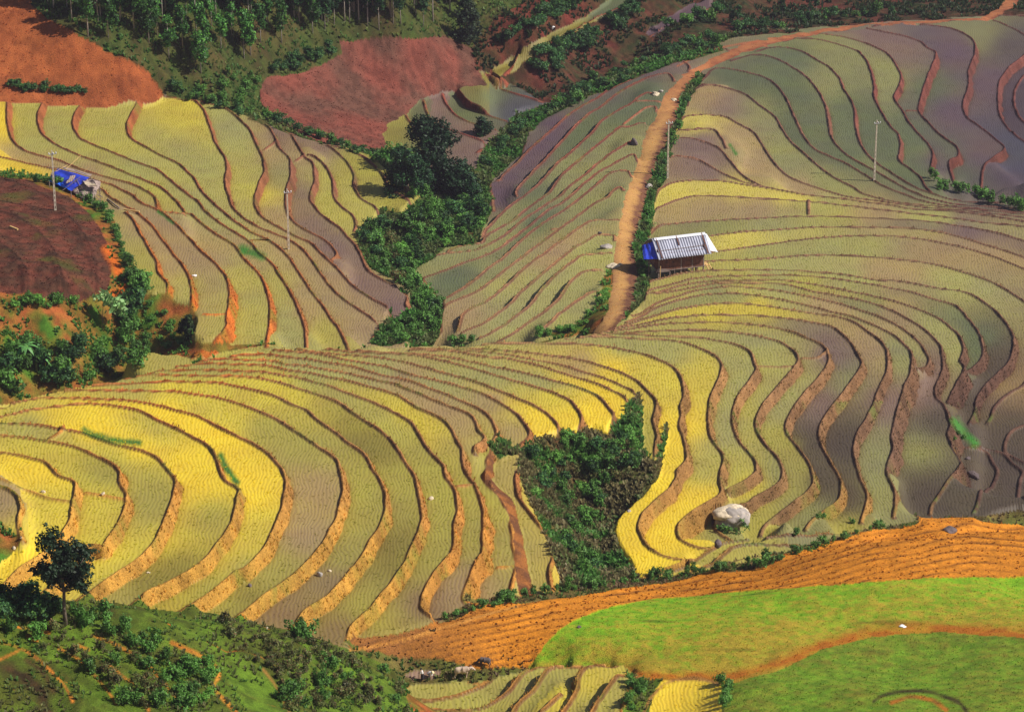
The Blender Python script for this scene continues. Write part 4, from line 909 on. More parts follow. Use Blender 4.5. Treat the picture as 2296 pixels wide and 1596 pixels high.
for code, nm, mat, lb, ct_ in [
    (REDSLOPE, "red_soil_slope", M_SOIL, "bare orange red soil slope in the upper left corner", "bare slope"),
    (FOREST, "forest_floor", M_GRASS, "grassy forest floor with red patches under the tall trees", "forest floor"),
    (REDPLOUGH, "ploughed_hollow", M_SOIL, "dull red ploughed hollow below the forest edge", "ploughed field"),
    (GULLY, "gully_ground", M_GRASS, "overgrown ground of the central gully and path verge", "gully"),
    (BROWN, "brown_ploughed_field", M_SOIL, "dark brown ploughed hill with faint ridges at left", "ploughed field"),
    (SCRUBSIDE, "scrubby_hillside", M_SOIL, "patchy green and red hillside at left below the brown field", "hillside"),
    (PATH, "dirt_path", M_PATH, "orange dirt path climbing past the hut", "path"),
    (NOTCH, "ravine_ground", M_GRASS, "brown and green ground of the bushy ravine beside the bright yellow terrace", "ravine"),
    (FURROW, "furrowed_red_earth", M_SOIL, "orange furrowed earth strip sweeping to the lower right", "furrowed field"),
    (MEADOW, "grass_slope", M_GRASS, "bright yellow green grass slope under the furrowed earth", "grass slope"),
    (MEADOW2, "olive_grass_slope", M_GRASS, "darker olive grass slope in the lower right corner", "grass slope"),
    (SHRUBHILL, "near_hillside", M_GRASS, "green stepped hillside in the lower left corner", "hillside"),
    (FLOOR, "stream_bank_ground", M_SOIL, "brown grassy ground along the stream around the buffaloes", "ground"),
    (MUD, "mud_pool", M_RICE, "small muddy brown pool beside the two crouched farmers and buffalo", "mud pool"),
    (BANK, "red_bank", M_SOIL, "red overgrown bank above the long yellow green strip", "bank"),
    (FARSIDE, "far_hillside", M_SOIL, "shaded red and green hillside along the top edge", "hillside")]:
    if (FC == code).any():
        grid_object(nm, FC == code, mat, lb, ct_)
# the wider valley round the survey, one coarse sheet reaching the horizon
def wide_ground():
    n = 90
    xs = np.sign(np.linspace(-1, 1, n)) * np.abs(np.linspace(-1, 1, n)) ** 2.2 * 3500
    ys = np.sign(np.linspace(-1, 1, n)) * np.abs(np.linspace(-1, 1, n)) ** 2.2 * 3500 + 450
    me = bpy.data.meshes.new("valley_ground")
    vs = []
    for y in ys:
        for x in xs:
            r = math.hypot(x, y); az = math.atan2(x, y)
            inside = abs(az) < 0.196 and 226 < r < 800
            z = -12 - 30 * min(1, max(0, (r - 300) / 500))
            z += 60 * max(0, (r - 900) / 2600) + 14 * math.sin(x / 170 + 1) * math.cos(y / 210) * min(1, abs(r - 500) / 400)
            if inside: z = -75
            elif r < 226: z = max(-25, 140 - r * 0.75)
            vs.append((x, y, z - 3 - (40 if 180 < r < 860 and abs(az) < 0.23 else 0)))
    fs = [(j * n + i, j * n + i + 1, (j + 1) * n + i + 1, (j + 1) * n + i) for j in range(n - 1) for i in range(n - 1)]
    me.from_pydata(vs, [], fs)
    m, nn, l, p = newmat("valley_scrub")
    no = nn.new("ShaderNodeTexNoise"); no.inputs["Scale"].default_value = 0.05; no.inputs["Detail"].default_value = 8
    tc = nn.new("ShaderNodeTexCoord"); l.new(tc.outputs["Object"], no.inputs[0])
    cr = nn.new("ShaderNodeValToRGB"); cr.color_ramp.elements[0].color = (0.04, 0.08, 0.02, 1); cr.color_ramp.elements[1].color = (0.25, 0.13, 0.06, 1)
    l.new(no.outputs[0], cr.inputs[0]); l.new(cr.outputs[0], p.inputs["Base Color"]); p.inputs["Roughness"].default_value = 0.9
    me.materials.append(m)
    o = bpy.data.objects.new("valley_ground", me); COL.objects.link(o)
    props(o, "wider valley ground beyond the terraces", "ground", kind="structure")
wide_ground()
# ------------------------------------------------------------------ builders
def mesh_np(name, verts, quads, mat, cols=None, smooth=False):
    verts = np.asarray(verts, np.float32); quads = np.asarray(quads, np.int32)
    k = quads.shape[1]
    me = bpy.data.meshes.new(name)
    me.vertices.add(len(verts)); me.vertices.foreach_set("co", verts.ravel())
    nf = len(quads)
    me.loops.add(nf * k); me.loops.foreach_set("vertex_index", quads.ravel())
    me.polygons.add(nf)
    me.polygons.foreach_set("loop_start", np.arange(0, nf * k, k, dtype=np.int32))
    me.polygons.foreach_set("loop_total", np.full(nf, k, np.int32))
    me.update(calc_edges=True)
    if cols is not None:
        at = me.color_attributes.new("Col", 'FLOAT_COLOR', 'POINT')
        at.data.foreach_set("color", np.c_[cols, np.ones(len(cols))].astype(np.float32).ravel())
    if smooth:
        me.polygons.foreach_set("use_smooth", np.ones(nf, bool))
    me.materials.append(mat)
    return me
def link(name, me, parent=None, loc=None):
    o = bpy.data.objects.new(name, me)
    COL.objects.link(o)
    if parent: o.parent = parent
    if loc is not None: o.location = loc
    return o
def empty(name, loc, rz=0, label=None, cat=None, group=None):
    o = bpy.data.objects.new(name, None)
    COL.objects.link(o); o.location = loc; o.rotation_euler = (0, 0, rz); o.empty_display_size = 0.3
    props(o, label, cat, group)
    return o
class MB:
    def __init__(s): s.v = []; s.f = []
    def add(s, vs, fs):
        b = len(s.v); s.v += [tuple(p) for p in vs]; s.f += [tuple(b + i for i in f) for f in fs]; return s
    def box(s, c, d, rz=0.0, rx=0.0):
        M = Euler((rx, 0, rz)).to_matrix()
        vs = [Vector(c) + M @ Vector((sx * d[0] / 2, sy * d[1] / 2, sz * d[2] / 2)) for sx in (-1, 1) for sy in (-1, 1) for sz in (-1, 1)]
        return s.add(vs, [(0, 1, 3, 2), (4, 6, 7, 5), (0, 4, 5, 1), (2, 3, 7, 6), (0, 2, 6, 4), (1, 5, 7, 3)])
    def tube(s, pts, rad, n=8, cap=True):
        pts = [Vector(p) for p in pts]
        if not hasattr(rad, '__len__'): rad = [rad] * len(pts)
        b = len(s.v); t0 = None
        for i, p in enumerate(pts):
            t = (pts[min(i + 1, len(pts) - 1)] - pts[max(i - 1, 0)]).normalized()
            a = t.orthogonal().normalized() if t0 is None else (a - t * a.dot(t)).normalized()
            t0 = t; c = t.cross(a)
            for k in range(n):
                g = 2 * math.pi * k / n
                s.v.append(tuple(p + (a * math.cos(g) + c * math.sin(g)) * rad[i]))
        for i in range(len(pts) - 1):
            for k in range(n):
                s.f.append((b + i * n + k, b + i * n + (k + 1) % n, b + (i + 1) * n + (k + 1) % n, b + (i + 1) * n + k))
        if cap:
            s.f.append(tuple(b + k for k in reversed(range(n)))); s.f.append(tuple(b + (len(pts) - 1) * n + k for k in range(n)))
        return s
    def sheet(s, P, nu=1, nv=1, th=0.03, fn=None):
        """thick sheet over corner points P00,P10,P11,P01 with nu x nv cells, fn(u,v)-> extra offset along the normal"""
        P = [Vector(p) for p in P]
        nrm = (P[1] - P[0]).cross(P[3] - P[0]).normalized()
        top = []; bot = []
        for j in range(nv + 1):
            for i in range(nu + 1):
                u = i / nu; v = j / nv
                q = P[0] * (1 - u) * (1 - v) + P[1] * u * (1 - v) + P[2] * u * v + P[3] * (1 - u) * v
                o = fn(u, v) if fn else 0
                top.append(q + nrm * (o + th / 2)); bot.append(q + nrm * (o - th / 2))
        n = nu + 1; m = len(top)
        fs = []
        for j in range(nv):
            for i in range(nu):
                a = j * n + i
                fs.append((a, a + 1, a + n + 1, a + n)); fs.append((m + a, m + a + n, m + a + n + 1, m + a + 1))
        for i in range(nu):
            fs.append((i, m + i, m + i + 1, i + 1)); a = nv * n + i; fs.append((a, a + 1, m + a + 1, m + a))
        for j in range(nv):
            a = j * n; fs.append((a, a + n, m + a + n, m + a)); a = j * n + nu; fs.append((a, m + a, m + a + n, a + n))
        return s.add(top + bot, fs)
    def mesh(s, name, mat, smooth=False):
        me = bpy.data.meshes.new(name); me.from_pydata(s.v, [], s.f); me.update()
        me.materials.append(mat)
        if smooth: me.polygons.foreach_set("use_smooth", np.ones(len(me.polygons), bool))
        return me
    def obj(s, name, mat, parent=None, smooth=False):
        return link(name, s.mesh(name, mat, smooth), parent)

def simple_mat(name, col, rough=0.7, noise=0.25, scale=3.0, spec=0.3, metal=0.0, bump=0.2):
    m, n, l, p = newmat(name)
    tc = n.new("ShaderNodeTexCoord"); no = n.new("ShaderNodeTexNoise")
    no.inputs["Scale"].default_value = scale; no.inputs["Detail"].default_value = 5
    l.new(tc.outputs["Object"], no.inputs[0])
    mr = n.new("ShaderNodeMapRange"); mr.inputs[1].default_value = 0.3; mr.inputs[2].default_value = 0.7
    mr.inputs[3].default_value = 1 - noise; mr.inputs[4].default_value = 1 + noise
    l.new(no.outputs[0], mr.inputs[0])
    rgb = n.new("ShaderNodeRGB"); rgb.outputs[0].default_value = (*col, 1)
    vm = n.new("ShaderNodeVectorMath"); vm.operation = 'SCALE'
    l.new(rgb.outputs[0], vm.inputs[0]); l.new(mr.outputs[0], vm.inputs[3])
    l.new(vm.outputs[0], p.inputs["Base Color"])
    p.inputs["Roughness"].default_value = rough; p.inputs["Specular IOR Level"].default_value = spec; p.inputs["Metallic"].default_value = metal
    bp = n.new("ShaderNodeBump"); bp.inputs["Strength"].default_value = bump; bp.inputs["Distance"].default_value = 0.05
    l.new(no.outputs[0], bp.inputs["Height"]); l.new(bp.outputs[0], p.inputs["Normal"])
    return m
def leaf_mat(name, trans=0.3):
    m, n, l, p = newmat(name)
    at = n.new("ShaderNodeAttribute"); at.attribute_name = "Col"
    oi = n.new("ShaderNodeObjectInfo")
    mr = n.new("ShaderNodeMapRange"); mr.inputs[3].default_value = 0.60; mr.inputs[4].default_value = 1.50
    l.new(oi.outputs["Random"], mr.inputs[0])
    vm = n.new("ShaderNodeVectorMath"); vm.operation = 'SCALE'
    l.new(at.outputs["Color"], vm.inputs[0]); l.new(mr.outputs[0], vm.inputs[3])
    l.new(vm.outputs[0], p.inputs["Base Color"])
    p.inputs["Roughness"].default_value = 0.55; p.inputs["Specular IOR Level"].default_value = 0.3
    tr = n.new("ShaderNodeBsdfTranslucent"); l.new(vm.outputs[0], tr.inputs[0])
    ms = n.new("ShaderNodeMixShader"); ms.inputs[0].default_value = trans
    out = [q for q in n if q.type == 'OUTPUT_MATERIAL'][0]
    l.new(p.outputs[0], ms.inputs[1]); l.new(tr.outputs[0], ms.inputs[2]); l.new(ms.outputs[0], out.inputs[0])
    return m
M_LEAF = leaf_mat("leaves")
M_BLADE = leaf_mat("grass_blades", 0.5)
M_BARK = simple_mat("bark", (0.16, 0.12, 0.09), 0.9, 0.4, 4)
M_BARKP = simple_mat("pale_bark", (0.38, 0.33, 0.28), 0.85, 0.3, 5)
M_WOOD = simple_mat("weathered_planks", (0.17, 0.070, 0.040), 0.85, 0.45, 2.2)
M_WOODL = simple_mat("light_timber", (0.62, 0.40, 0.16), 0.8, 0.2, 3)
M_WOODG = simple_mat("grey_timber", (0.24, 0.18, 0.15), 0.85, 0.35, 3)
M_DARK = simple_mat("dark_inside", (0.03, 0.022, 0.02), 0.9, 0.2, 3)
M_CONC = simple_mat("pole_concrete", (0.62, 0.54, 0.42), 0.8, 0.2, 1.5)
M_STEEL = simple_mat("galvanised_steel", (0.55, 0.56, 0.58), 0.45, 0.1, 4, metal=0.5)
M_ROOF = simple_mat("fibre_cement_roof", (0.38, 0.39, 0.47), 0.6, 0.22, 0.9, 0.4)
M_ROOFW = simple_mat("white_roof_sheet", (0.66, 0.68, 0.74), 0.5, 0.08, 1.0, 0.4)
M_TARP = simple_mat("blue_tarpaulin", (0.035, 0.07, 0.62), 0.42, 0.25, 1.4, 0.5, bump=0.6)
M_TARP2 = simple_mat("bright_blue_tarpaulin", (0.02, 0.16, 0.85), 0.42, 0.2, 2, 0.5, bump=0.6)
M_THATCH = simple_mat("grey_thatch", (0.30, 0.23, 0.20), 0.95, 0.5, 5, 0.1, bump=0.8)
M_ROCK = simple_mat("grey_rock", (0.34, 0.30, 0.27), 0.85, 0.35, 1.6, bump=0.7)
M_ROCKL = simple_mat("pale_rock", (0.58, 0.48, 0.34), 0.9, 0.35, 2.6, bump=1.0)
M_ROCKD = simple_mat("dark_rock", (0.12, 0.09, 0.09), 0.85, 0.4, 1.8, bump=0.7)
M_WHITE = simple_mat("white_cloth", (0.78, 0.78, 0.80), 0.8, 0.08, 9)
M_BLACK = simple_mat("black_cloth", (0.02, 0.018, 0.022), 0.85, 0.2, 9)
M_INDIGO = simple_mat("blue_grey_cloth", (0.22, 0.24, 0.33), 0.85, 0.15, 9)
M_SKIN = simple_mat("skin", (0.42, 0.24, 0.15), 0.55, 0.1, 9)
M_STRAW = simple_mat("straw_hat", (0.80, 0.66, 0.38), 0.8, 0.1, 9)
M_BUFL = simple_mat("dusty_hide", (0.56, 0.42, 0.31), 0.9, 0.25, 2.4)
M_BUFD = simple_mat("dark_hide", (0.10, 0.075, 0.07), 0.8, 0.35, 2.4)
M_HORN = simple_mat("horn", (0.10, 0.09, 0.08), 0.5, 0.1, 4)

def leaves(blobs, n, leaf, base, seed, up=0.25, var=0.35, flat=1.0, shell=0.55, tip=None, long=1.6):
    """leaf cards spread through the blobs (x, y, z, rx, ry, rz)"""
    r = np.random.RandomState(seed)
    B = np.array(blobs, float)
    wgt = (B[:, 3] * B[:, 4] * B[:, 5]) ** 0.75; wgt /= wgt.sum()
    # clusters
    nc = max(8, n // 14)
    bi = r.choice(len(B), nc, p=wgt)
    d = r.normal(size=(nc, 3)); d /= np.linalg.norm(d, axis=1)[:, None]
    rad = r.rand(nc) ** (1 - shell) * (0.86 + 0.25 * r.rand(nc))
    cc = B[bi, :3] + d * rad[:, None] * B[bi, 3:6]
    ct_ = 1 + var * r.uniform(-1, 1, nc)
    ci = r.randint(0, nc, n)
    sp = 0.42 * leaf * 3.0
    P = cc[ci] + r.normal(size=(n, 3)) * sp * 0.55
    od = d[ci]
    nrm = od * 0.9 + r.normal(size=(n, 3)) * 0.55; nrm[:, 2] += up
    nrm /= np.linalg.norm(nrm, axis=1)[:, None]
    a = r.normal(size=(n, 3)); a -= (a * nrm).sum(1)[:, None] * nrm; a /= np.linalg.norm(a, axis=1)[:, None]
    b = np.cross(nrm, a)
    sz = leaf * r.uniform(0.6, 1.3, n)[:, None]
    a = a * sz * long * 0.5; b = b * sz * 0.5
    V_ = np.stack([P - a, P + b, P + a, P - b], 1).reshape(-1, 3)
    Q = np.arange(4 * n).reshape(n, 4)
    col = np.array(base)[None] * (ct_[ci] * r.uniform(0.8, 1.2, n))[:, None]
    if tip is not None:
        t = (r.rand(n) < 0.25)[:, None]
        col = np.where(t, np.array(tip)[None] * r.uniform(0.8, 1.2, n)[:, None], col)
    return V_, Q, np.repeat(col, 4, 0)
def shrub_mesh(name, seed, h=2.0, w=2.2, n=420, leaf=0.26, base=(0.05, 0.12, 0.03), tip=None, lobes=6, up=0.3):
    r = random.Random(seed)
    bl = []
    for i in range(lobes):
        a = r.uniform(0, 6.28); q = r.uniform(0, 0.33) * w
        s_ = r.uniform(0.22, 0.36)
        bl.append((q * math.cos(a), q * math.sin(a), h * r.uniform(0.3, 0.72), w * s_, w * s_, h * r.uniform(0.22, 0.34)))
    V_, Q, Cc = leaves(bl, n, leaf, base, seed, up=up, tip=tip)
    V_[:, 2] = np.abs(V_[:, 2]) * 0.98
    return mesh_np(name, V_, Q, M_LEAF, Cc)
def dist_cam(p): return (p - Vector((0, 0, HC))).length
def px2m(p, px): return px * dist_cam(p) / F

# ------------------------------------------------------------------ the stilt hut beside the path
def build_hut():
    g0 = -15.8
    x, y, z = pz(1521, 530, g0 + 5.0)
    rz = math.radians(17)
    gz = ground(x, y)
    root = empty("stilt_hut", (x, y, g0 - 0.8), rz, "brown plank stilt hut with grey corrugated roof and blue side tarp beside the path", "hut")
    root.scale = (1.17, 1.17, 1.17)
    L, W = 7.6, 2.8
    zr, ze = 5.0, 3.05
    # corrugated roof, front and back slopes
    def corr(u, v): return 0.06 * math.sin(u * 2 * math.pi * 21)
    m = MB().sheet([(-L / 2, -W, ze), (L / 2, -W, ze), (L / 2, 0.02, zr), (-L / 2, 0.02, zr)], 224, 6, 0.03, lambda u, v: corr(u, v) + (0.05 if v < 0.42 and False else 0) + 0.03 * math.sin(v * 5 + u * 3))
    front = m.obj("roof", M_ROOF, root, True)
    m = MB().sheet([(L / 2 - 0.3, W, ze), (-L / 2 - 0.5, W, ze), (-L / 2 - 0.5, 0.05, zr + 0.04), (L / 2 - 0.3, 0.05, zr + 0.04)], 224, 4, 0.03, corr)
    m.obj("roof", M_ROOF, root, True)
    cap = MB().sheet([(-L / 2 + 0.3, -0.34, zr - 0.13), (L / 2, -0.34, zr - 0.13), (L / 2, 0.0, zr + 0.12), (-L / 2 + 0.3, 0.0, zr + 0.12)], 1, 1, 0.04)
    cap.obj("ridge_cap", M_ROOFW, root)
    for px_, w_ in ((-L / 2 + 0.55, 0.09), (-0.35, 0.11), (L / 2 - 0.5, 0.13)):
        b = MB()
        y1 = -W - 0.05 if px_ != -0.35 else -1.35
        z1 = ze + 0.12 if px_ != -0.35 else zr - 1.35 * (zr - ze) / W + 0.12
        b.box(((px_), y1 / 2, (zr + 0.12 + z1) / 2), (w_, math.hypot(y1, zr - z1), 0.09), 0, math.atan2(zr + 0.06 - z1, -y1) )
        b.obj("roof_pole", M_WOOD, root)
    b = MB().tube([(-L / 2 + 0.7, -1.75, ze + 0.85), (L / 2 - 0.5, -1.65, ze + 0.9)], 0.035)
    b.obj("roof_batten", M_WOODG, root)
    s = MB().sheet([(L / 2 - 0.1, -W + 0.5, ze + 0.30), (L / 2 + 1.25, -W + 0.85, ze - 0.25), (L / 2 + 0.35, 0.2, zr - 0.25), (L / 2 - 0.05, 0.2, zr - 0.1)], 6, 4, 0.03, lambda u, v: 0.02 * math.sin(u * 30))
    s.obj("roof_sheet", M_ROOFW, root)
    # blue tarp over the gable
    s = MB().sheet([(-L / 2 + 0.35, -W + 0.35, ze - 0.05), (-L / 2 + 0.1, -0.3, zr - 0.25), (-L / 2 - 1.2, 0.6, zr - 1.0), (-L / 2 - 1.6, -1.4, ze - 0.25)], 14, 12, 0.025,
                   lambda u, v: 0.05 * math.sin(u * 9 + v * 4) + 0.04 * math.sin(v * 17))
    s.obj("tarp", M_TARP, root)
    b = MB()
    for k in range(6):
        q = k / 5
        b.tube([(-L / 2 - 0.2 - 0.1 * k, -1.9 + 0.25 * k, ze + 0.1), (-L / 2 - 0.55 - 0.15 * k, -2.3 + 0.2 * k, ze - 1.0 - 0.15 * (k % 2))], 0.03, 5)
    b.obj("bamboo_poles", M_WOODG, root)
    # plank walls
    wy = -W + 0.75; fl = 1.15; wt = ze + 0.55
    x0, x1 = -L / 2 + 0.25, L / 2 - 0.75
    n = 21; b = MB()
    for k in range(n):
        w_ = (x1 - x0) / n
        b.box((x0 + (k + 0.5) * w_, wy + random.uniform(-0.012, 0.012), (fl + wt) / 2 + random.uniform(-0.04, 0.02)), (w_ * 0.94, 0.05, wt - fl + random.uniform(-0.05, 0.05)))
    b.obj("front_wall", M_WOOD, root)
    b = MB().box(((x0 + x1) / 2, -wy, (fl + wt) / 2), (x1 - x0, 0.05, wt - fl)); b.obj("back_wall", M_WOOD, root)
    for sx in (x0, x1):
        b = MB()
        for k in range(11):
            yy = wy + 0.12 + (k + 0.5) * (-2 * wy - 0.24) / 11
            b.box((sx, yy, (fl + wt + 0.25) / 2 + 0.1), (0.05, (-2 * wy - 0.24) / 11 * 0.94, wt - fl + 0.4))
        b.obj("side_wall", M_WOOD, root)
    b = MB().box(((x0 + x1) / 2, 0, fl - 0.06), (x1 - x0 + 0.2, -2 * wy + 0.2, 0.1)); b.obj("floor", M_WOODG, root)
    b = MB().sheet([(x0 - 0.1, wy - 0.1, fl + 0.35), (x0 + 1.7, wy - 0.1, fl + 0.1), (x0 + 1.6, wy - 0.1, fl - 0.25), (x0 - 0.3, wy - 0.1, fl - 0.2)], 1, 1, 0.04); b.obj("board", M_WOODG, root)
    for kx in range(5):
        for yy in (wy + 0.05, -wy - 0.05):
            px_ = x0 + 0.1 + kx * (x1 - x0 - 0.2) / 4
            MB().box((px_, yy, (wt - 3.0) / 2 + 0.02), (0.16, 0.16, wt + 2.96)).obj("post", M_WOODG, root)
    MB().tube([(x0 + 0.05, wy - 0.55, -1.2), (x0 + 0.25, wy - 0.2, 1.9)], 0.06, 7).obj("prop", M_WOODL, root)
    MB().tube([(x0 - 1.3, wy + 0.3, -1.2), (x0 - 1.1, wy + 0.5, 2.6)], 0.05, 7).obj("prop", M_WOODG, root)
    MB().tube([(x0 + 2.5, wy - 0.3, -0.8), (x0 + 2.3, wy - 0.05, 1.1)], 0.035, 7).obj("prop", M_WOODG, root)
    # things stored under the floor
    b = MB().tube([(x1 - 2.6, wy + 0.9, 0.1), (x1 - 2.55, wy + 0.9, 0.8), (x1 - 2.5, wy + 0.9, 1.0)], [0.4, 0.5, 0.3], 9)
    b.obj("sack", M_WOODG, root)
    b = MB().tube([(x1 - 0.9, wy + 0.5, 0.0), (x1 - 0.9, wy + 0.5, 0.75)], [0.2, 0.18], 9); b.obj("bucket", M_STRAW, root)
    b = MB()
    for k in range(5):
        b.tube([(x1 - 2.0 + 0.3 * k, wy + 0.3, -0.1), (x1 - 1.7 + 0.22 * k, wy + 0.6 + 0.1 * k, 1.1)], 0.05, 5)
    b.obj("firewood", M_WOODG, root)
    # ladder
    st = MB()
    for dx in (0.0, 0.45):
        st.tube([(x1 + 0.25 + dx, wy + 0.1, fl + 0.1), (x1 + 1.0 + dx, wy - 0.9, -0.4)], 0.09, 6)
    lad = st.obj("ladder", M_WOODL, root)
    st = MB()
    for k in range(6):
        t = (k + 0.5) / 6
        st.tube([(x1 + 0.25 + 0.75 * t, wy + 0.1 - 1.0 * t, fl + 0.1 - 1.6 * t), (x1 + 0.7 + 0.75 * t, wy + 0.1 - 1.0 * t, fl + 0.1 - 1.6 * t)], 0.045, 5)
    st.obj("rung", M_WOODL, lad)
    MB().box((x1 + 0.35, wy + 0.6, fl - 0.06), (0.75, 1.3, 0.08)).obj("porch", M_WOODL, root)
    return root
build_hut()

# ------------------------------------------------------------------ blue tarp shelter
def Sx(x, y): return 63.6 + x / 9.02, 318.2 + y / 9.02
def build_shelter():
    P0, _, _ = hit(*Sx(900, 1010))
    gz = P0.z
    root = empty("tarp_shelter", (P0.x, P0.y, gz), 0, "ramshackle shelter with torn blue tarpaulin and grey thatch on the left hill", "shelter")
    def w(x, y, h):
        p = pz(*Sx(x, y), gz + h)
        return Vector(p) - Vector((P0.x, P0.y, gz))
    top = [w(600, 545, 2.9), w(1240, 720, 2.9)]; bot = [w(860, 990, 1.3), w(395, 800, 1.3)]
    MB().sheet([bot[1], bot[0], top[1], top[0]], 16, 12, 0.03, lambda u, v: 0.07 * math.sin(u * 11 + 2 * v) + 0.05 * math.sin(v * 13 + u * 4)).obj("tarp_roof", M_TARP, root)
    q = [w(395, 790, 1.42), w(860, 985, 1.42), w(760, 880, 1.75), w(560, 760, 1.8)]
    MB().sheet(q, 14, 8, 0.03, lambda u, v: 0.10 * math.sin(u * 17 + 3 * v) + 0.06 * math.sin(v * 11)).obj("tarp_flap", M_TARP2, root)
    back = [w(1240, 700, 2.85), w(720, 545, 2.85), w(700, 500, 1.8), w(1290, 660, 1.8)]
    MB().sheet(back, 8, 4, 0.05, lambda u, v: 0.04 * math.sin(u * 9)).obj("back_roof", M_THATCH, root)
    MB().sheet([w(760, 850, 2.25), w(900, 800, 2.55), w(960, 680, 2.78), w(850, 700, 2.72)], 8, 6, 0.05, lambda u, v: 0.05 * math.sin(u * 19 + v * 7) + 0.06).obj("brush_patch", M_THATCH, root)
    th = MB().sheet([w(850, 985, 1.0), w(1280, 1240, 0.4), w(1450, 800, 2.1), w(1060, 720, 2.75)], 18, 14, 0.18,
               lambda u, v: 0.16 * math.sin(u * 13 + 5 * v) + 0.13 * math.sin(v * 17 - 3 * u) - 0.1)
    th.obj("fallen_thatch", M_THATCH, root)
    MB().sheet([w(400, 770, 1.4), w(500, 745, 1.5), w(590, 560, 2.8), w(470, 620, 2.4)], 6, 6, 0.10, lambda u, v: 0.05 * math.sin(9 * u + 8 * v)).obj("thatch_edge", M_THATCH, root)
    r = random.Random(3)
    for a, b_, ra in (((380, 520, 2.8), (760, 530, 2.95), .05), ((690, 985, 1.2), (1050, 710, 2.9), .045), ((560, 740, 1.95), (1060, 275, 3.6), .035),
                      ((880, 655, 2.8), (1440, 790, 2.5), .06), ((640, 730, 2.0), (870, 600, 2.9), .035), ((560, 600, 2.8), (800, 460, 3.2), .03), ((1130, 600, 2.5), (1230, 500, 3.2), .03),
                      ((930, 570, 2.9), (1180, 660, 2.9), .05)):
        MB().tube([w(*a), w(*b_)], ra, 6).obj("roof_pole", M_WOODG if ra > .04 else M_WOODL, root)
    st = MB()
    for k in range(46):
        x = r.uniform(900, 1480); y = 760 + (x - 900) * 0.45 + r.uniform(-90, 330) * 0.8
        l = r.uniform(60, 170); a = r.uniform(0.2, 1.3)
        h = max(0.15, 2.3 - (y - 740) / 210)
        st.tube([w(x, y, h + 0.2), w(x + l * math.cos(a), y + l * math.sin(a), max(0.05, h - 0.3 + r.uniform(-.1, .2)))], r.uniform(0.025, 0.06), 5)
    st.obj("loose_sticks", M_WOODG, root)
    st = MB().sheet([w(1090, 790, 2.4), w(1190, 890, 2.2), w(1390, 900, 2.1), w(1340, 860, 2.2)], 8, 4, 0.08, lambda u, v: 0.1 * math.sin(u * 8))
    st.obj("pale_sheet", M_ROCKL, root)
    for p in ((420, 800), (1060, 700), (860, 990), (1260, 700), (1440, 900)):
        a = w(p[0], p[1], 2.2); MB().tube([(a.x, a.y, -0.8), (a.x, a.y, a.z)], 0.07, 6).obj("post", M_WOODG, root)
build_shelter()
for i, (a, b_, th, lab) in enumerate([((1600, 1180), (1840, 1365), .12, "short dark log lying right of the tarp shelter"), ((1930, 1385), (2250, 1450), .13, "long pale timber lying on the terrace bund right of the tarp shelter"),]):
    A, _, _ = hit(*Sx(*a)); Bp, _, _ = hit(*Sx(*b_))
    o = MB().tube([(0, 0, 0.15), tuple(Bp - A + Vector((0, 0, 0.15)))], th, 7).obj("timber", M_WOODL if i else M_WOODG)
    o.location = A; props(o, lab, "timber")
A, _, _ = hit(22, 510); Bp, _, _ = hit(40, 518)
o = MB().tube([(0, 0, 0.15), tuple(Bp - A + Vector((0, 0, 0.15)))], 0.16, 7).obj("timber", M_WOODL); o.location = A
props(o, "short pale log lying on the brown ploughed field", "timber")

# ------------------------------------------------------------------ concrete electricity poles
def build_pole(u, v, vt, lab, lean=0.0):
    p, _, _ = hit(u, v)
    D = dist_cam(p); el = math.asin((HC - p.z) / D)
    h = (v - vt) / (F / D) / math.cos(el)
    root = empty("electricity_pole", p, 0.3, lab, "electricity pole", "concrete poles across the terraces")
    b = MB()
    # two flanges joined by webs: square holes up the shaft
    w0, w1 = 0.34, 0.20
    for s_ in (-1, 1):
        vs = []
        for z_, w_ in ((-0.8, w0), (h, w1)):
            xc = s_ * (w_ / 2 - 0.045)
            vs += [(xc - 0.045 + lean * z_, -w_ * .4, z_), (xc + 0.045 + lean * z_, -w_ * .4, z_), (xc + 0.045 + lean * z_, w_ * .4, z_), (xc - 0.045 + lean * z_, w_ * .4, z_)]
        b.add(vs, [(0, 1, 5, 4), (1, 2, 6, 5), (2, 3, 7, 6), (3, 0, 4, 7), (3, 2, 1, 0), (4, 5, 6, 7)])
    n = int(h / 0.75)
    for k in range(n + 1):
        z_ = k * h / n; w_ = w0 + (w1 - w0) * z_ / h
        b.box((lean * z_, 0, z_ + 0.1), (w_ * 0.62, w_ * 0.7, 0.3 if k < n else 0.5))
    b.obj("shaft", M_CONC, root)
    a = MB().box((0.05 + lean * h, -0.14, h - 0.25), (1.2, 0.09, 0.09)); a.obj("crossarm", M_STEEL, root)
    for dx in (-0.5, 0.15, 0.6):
        MB().tube([(dx + lean * h, -0.14, h - 0.2), (dx + lean * h, -0.14, h - 0.02), (dx + lean * h, -0.14, h + 0.06)], [0.07, 0.09, 0.04], 8).obj("insulator", M_WHITE, root)
build_pole(124.5, 472, 345, "concrete electricity pole in front of the blue tarp shelter")
build_pole(648, 560, 431, "concrete electricity pole standing mid slope on the left hill terraces")
build_pole(1497, 401, 276, "concrete electricity pole right beside the dirt path above the hut")
build_pole(1960, 404, 277, "concrete electricity pole far right among the mauve terraces")

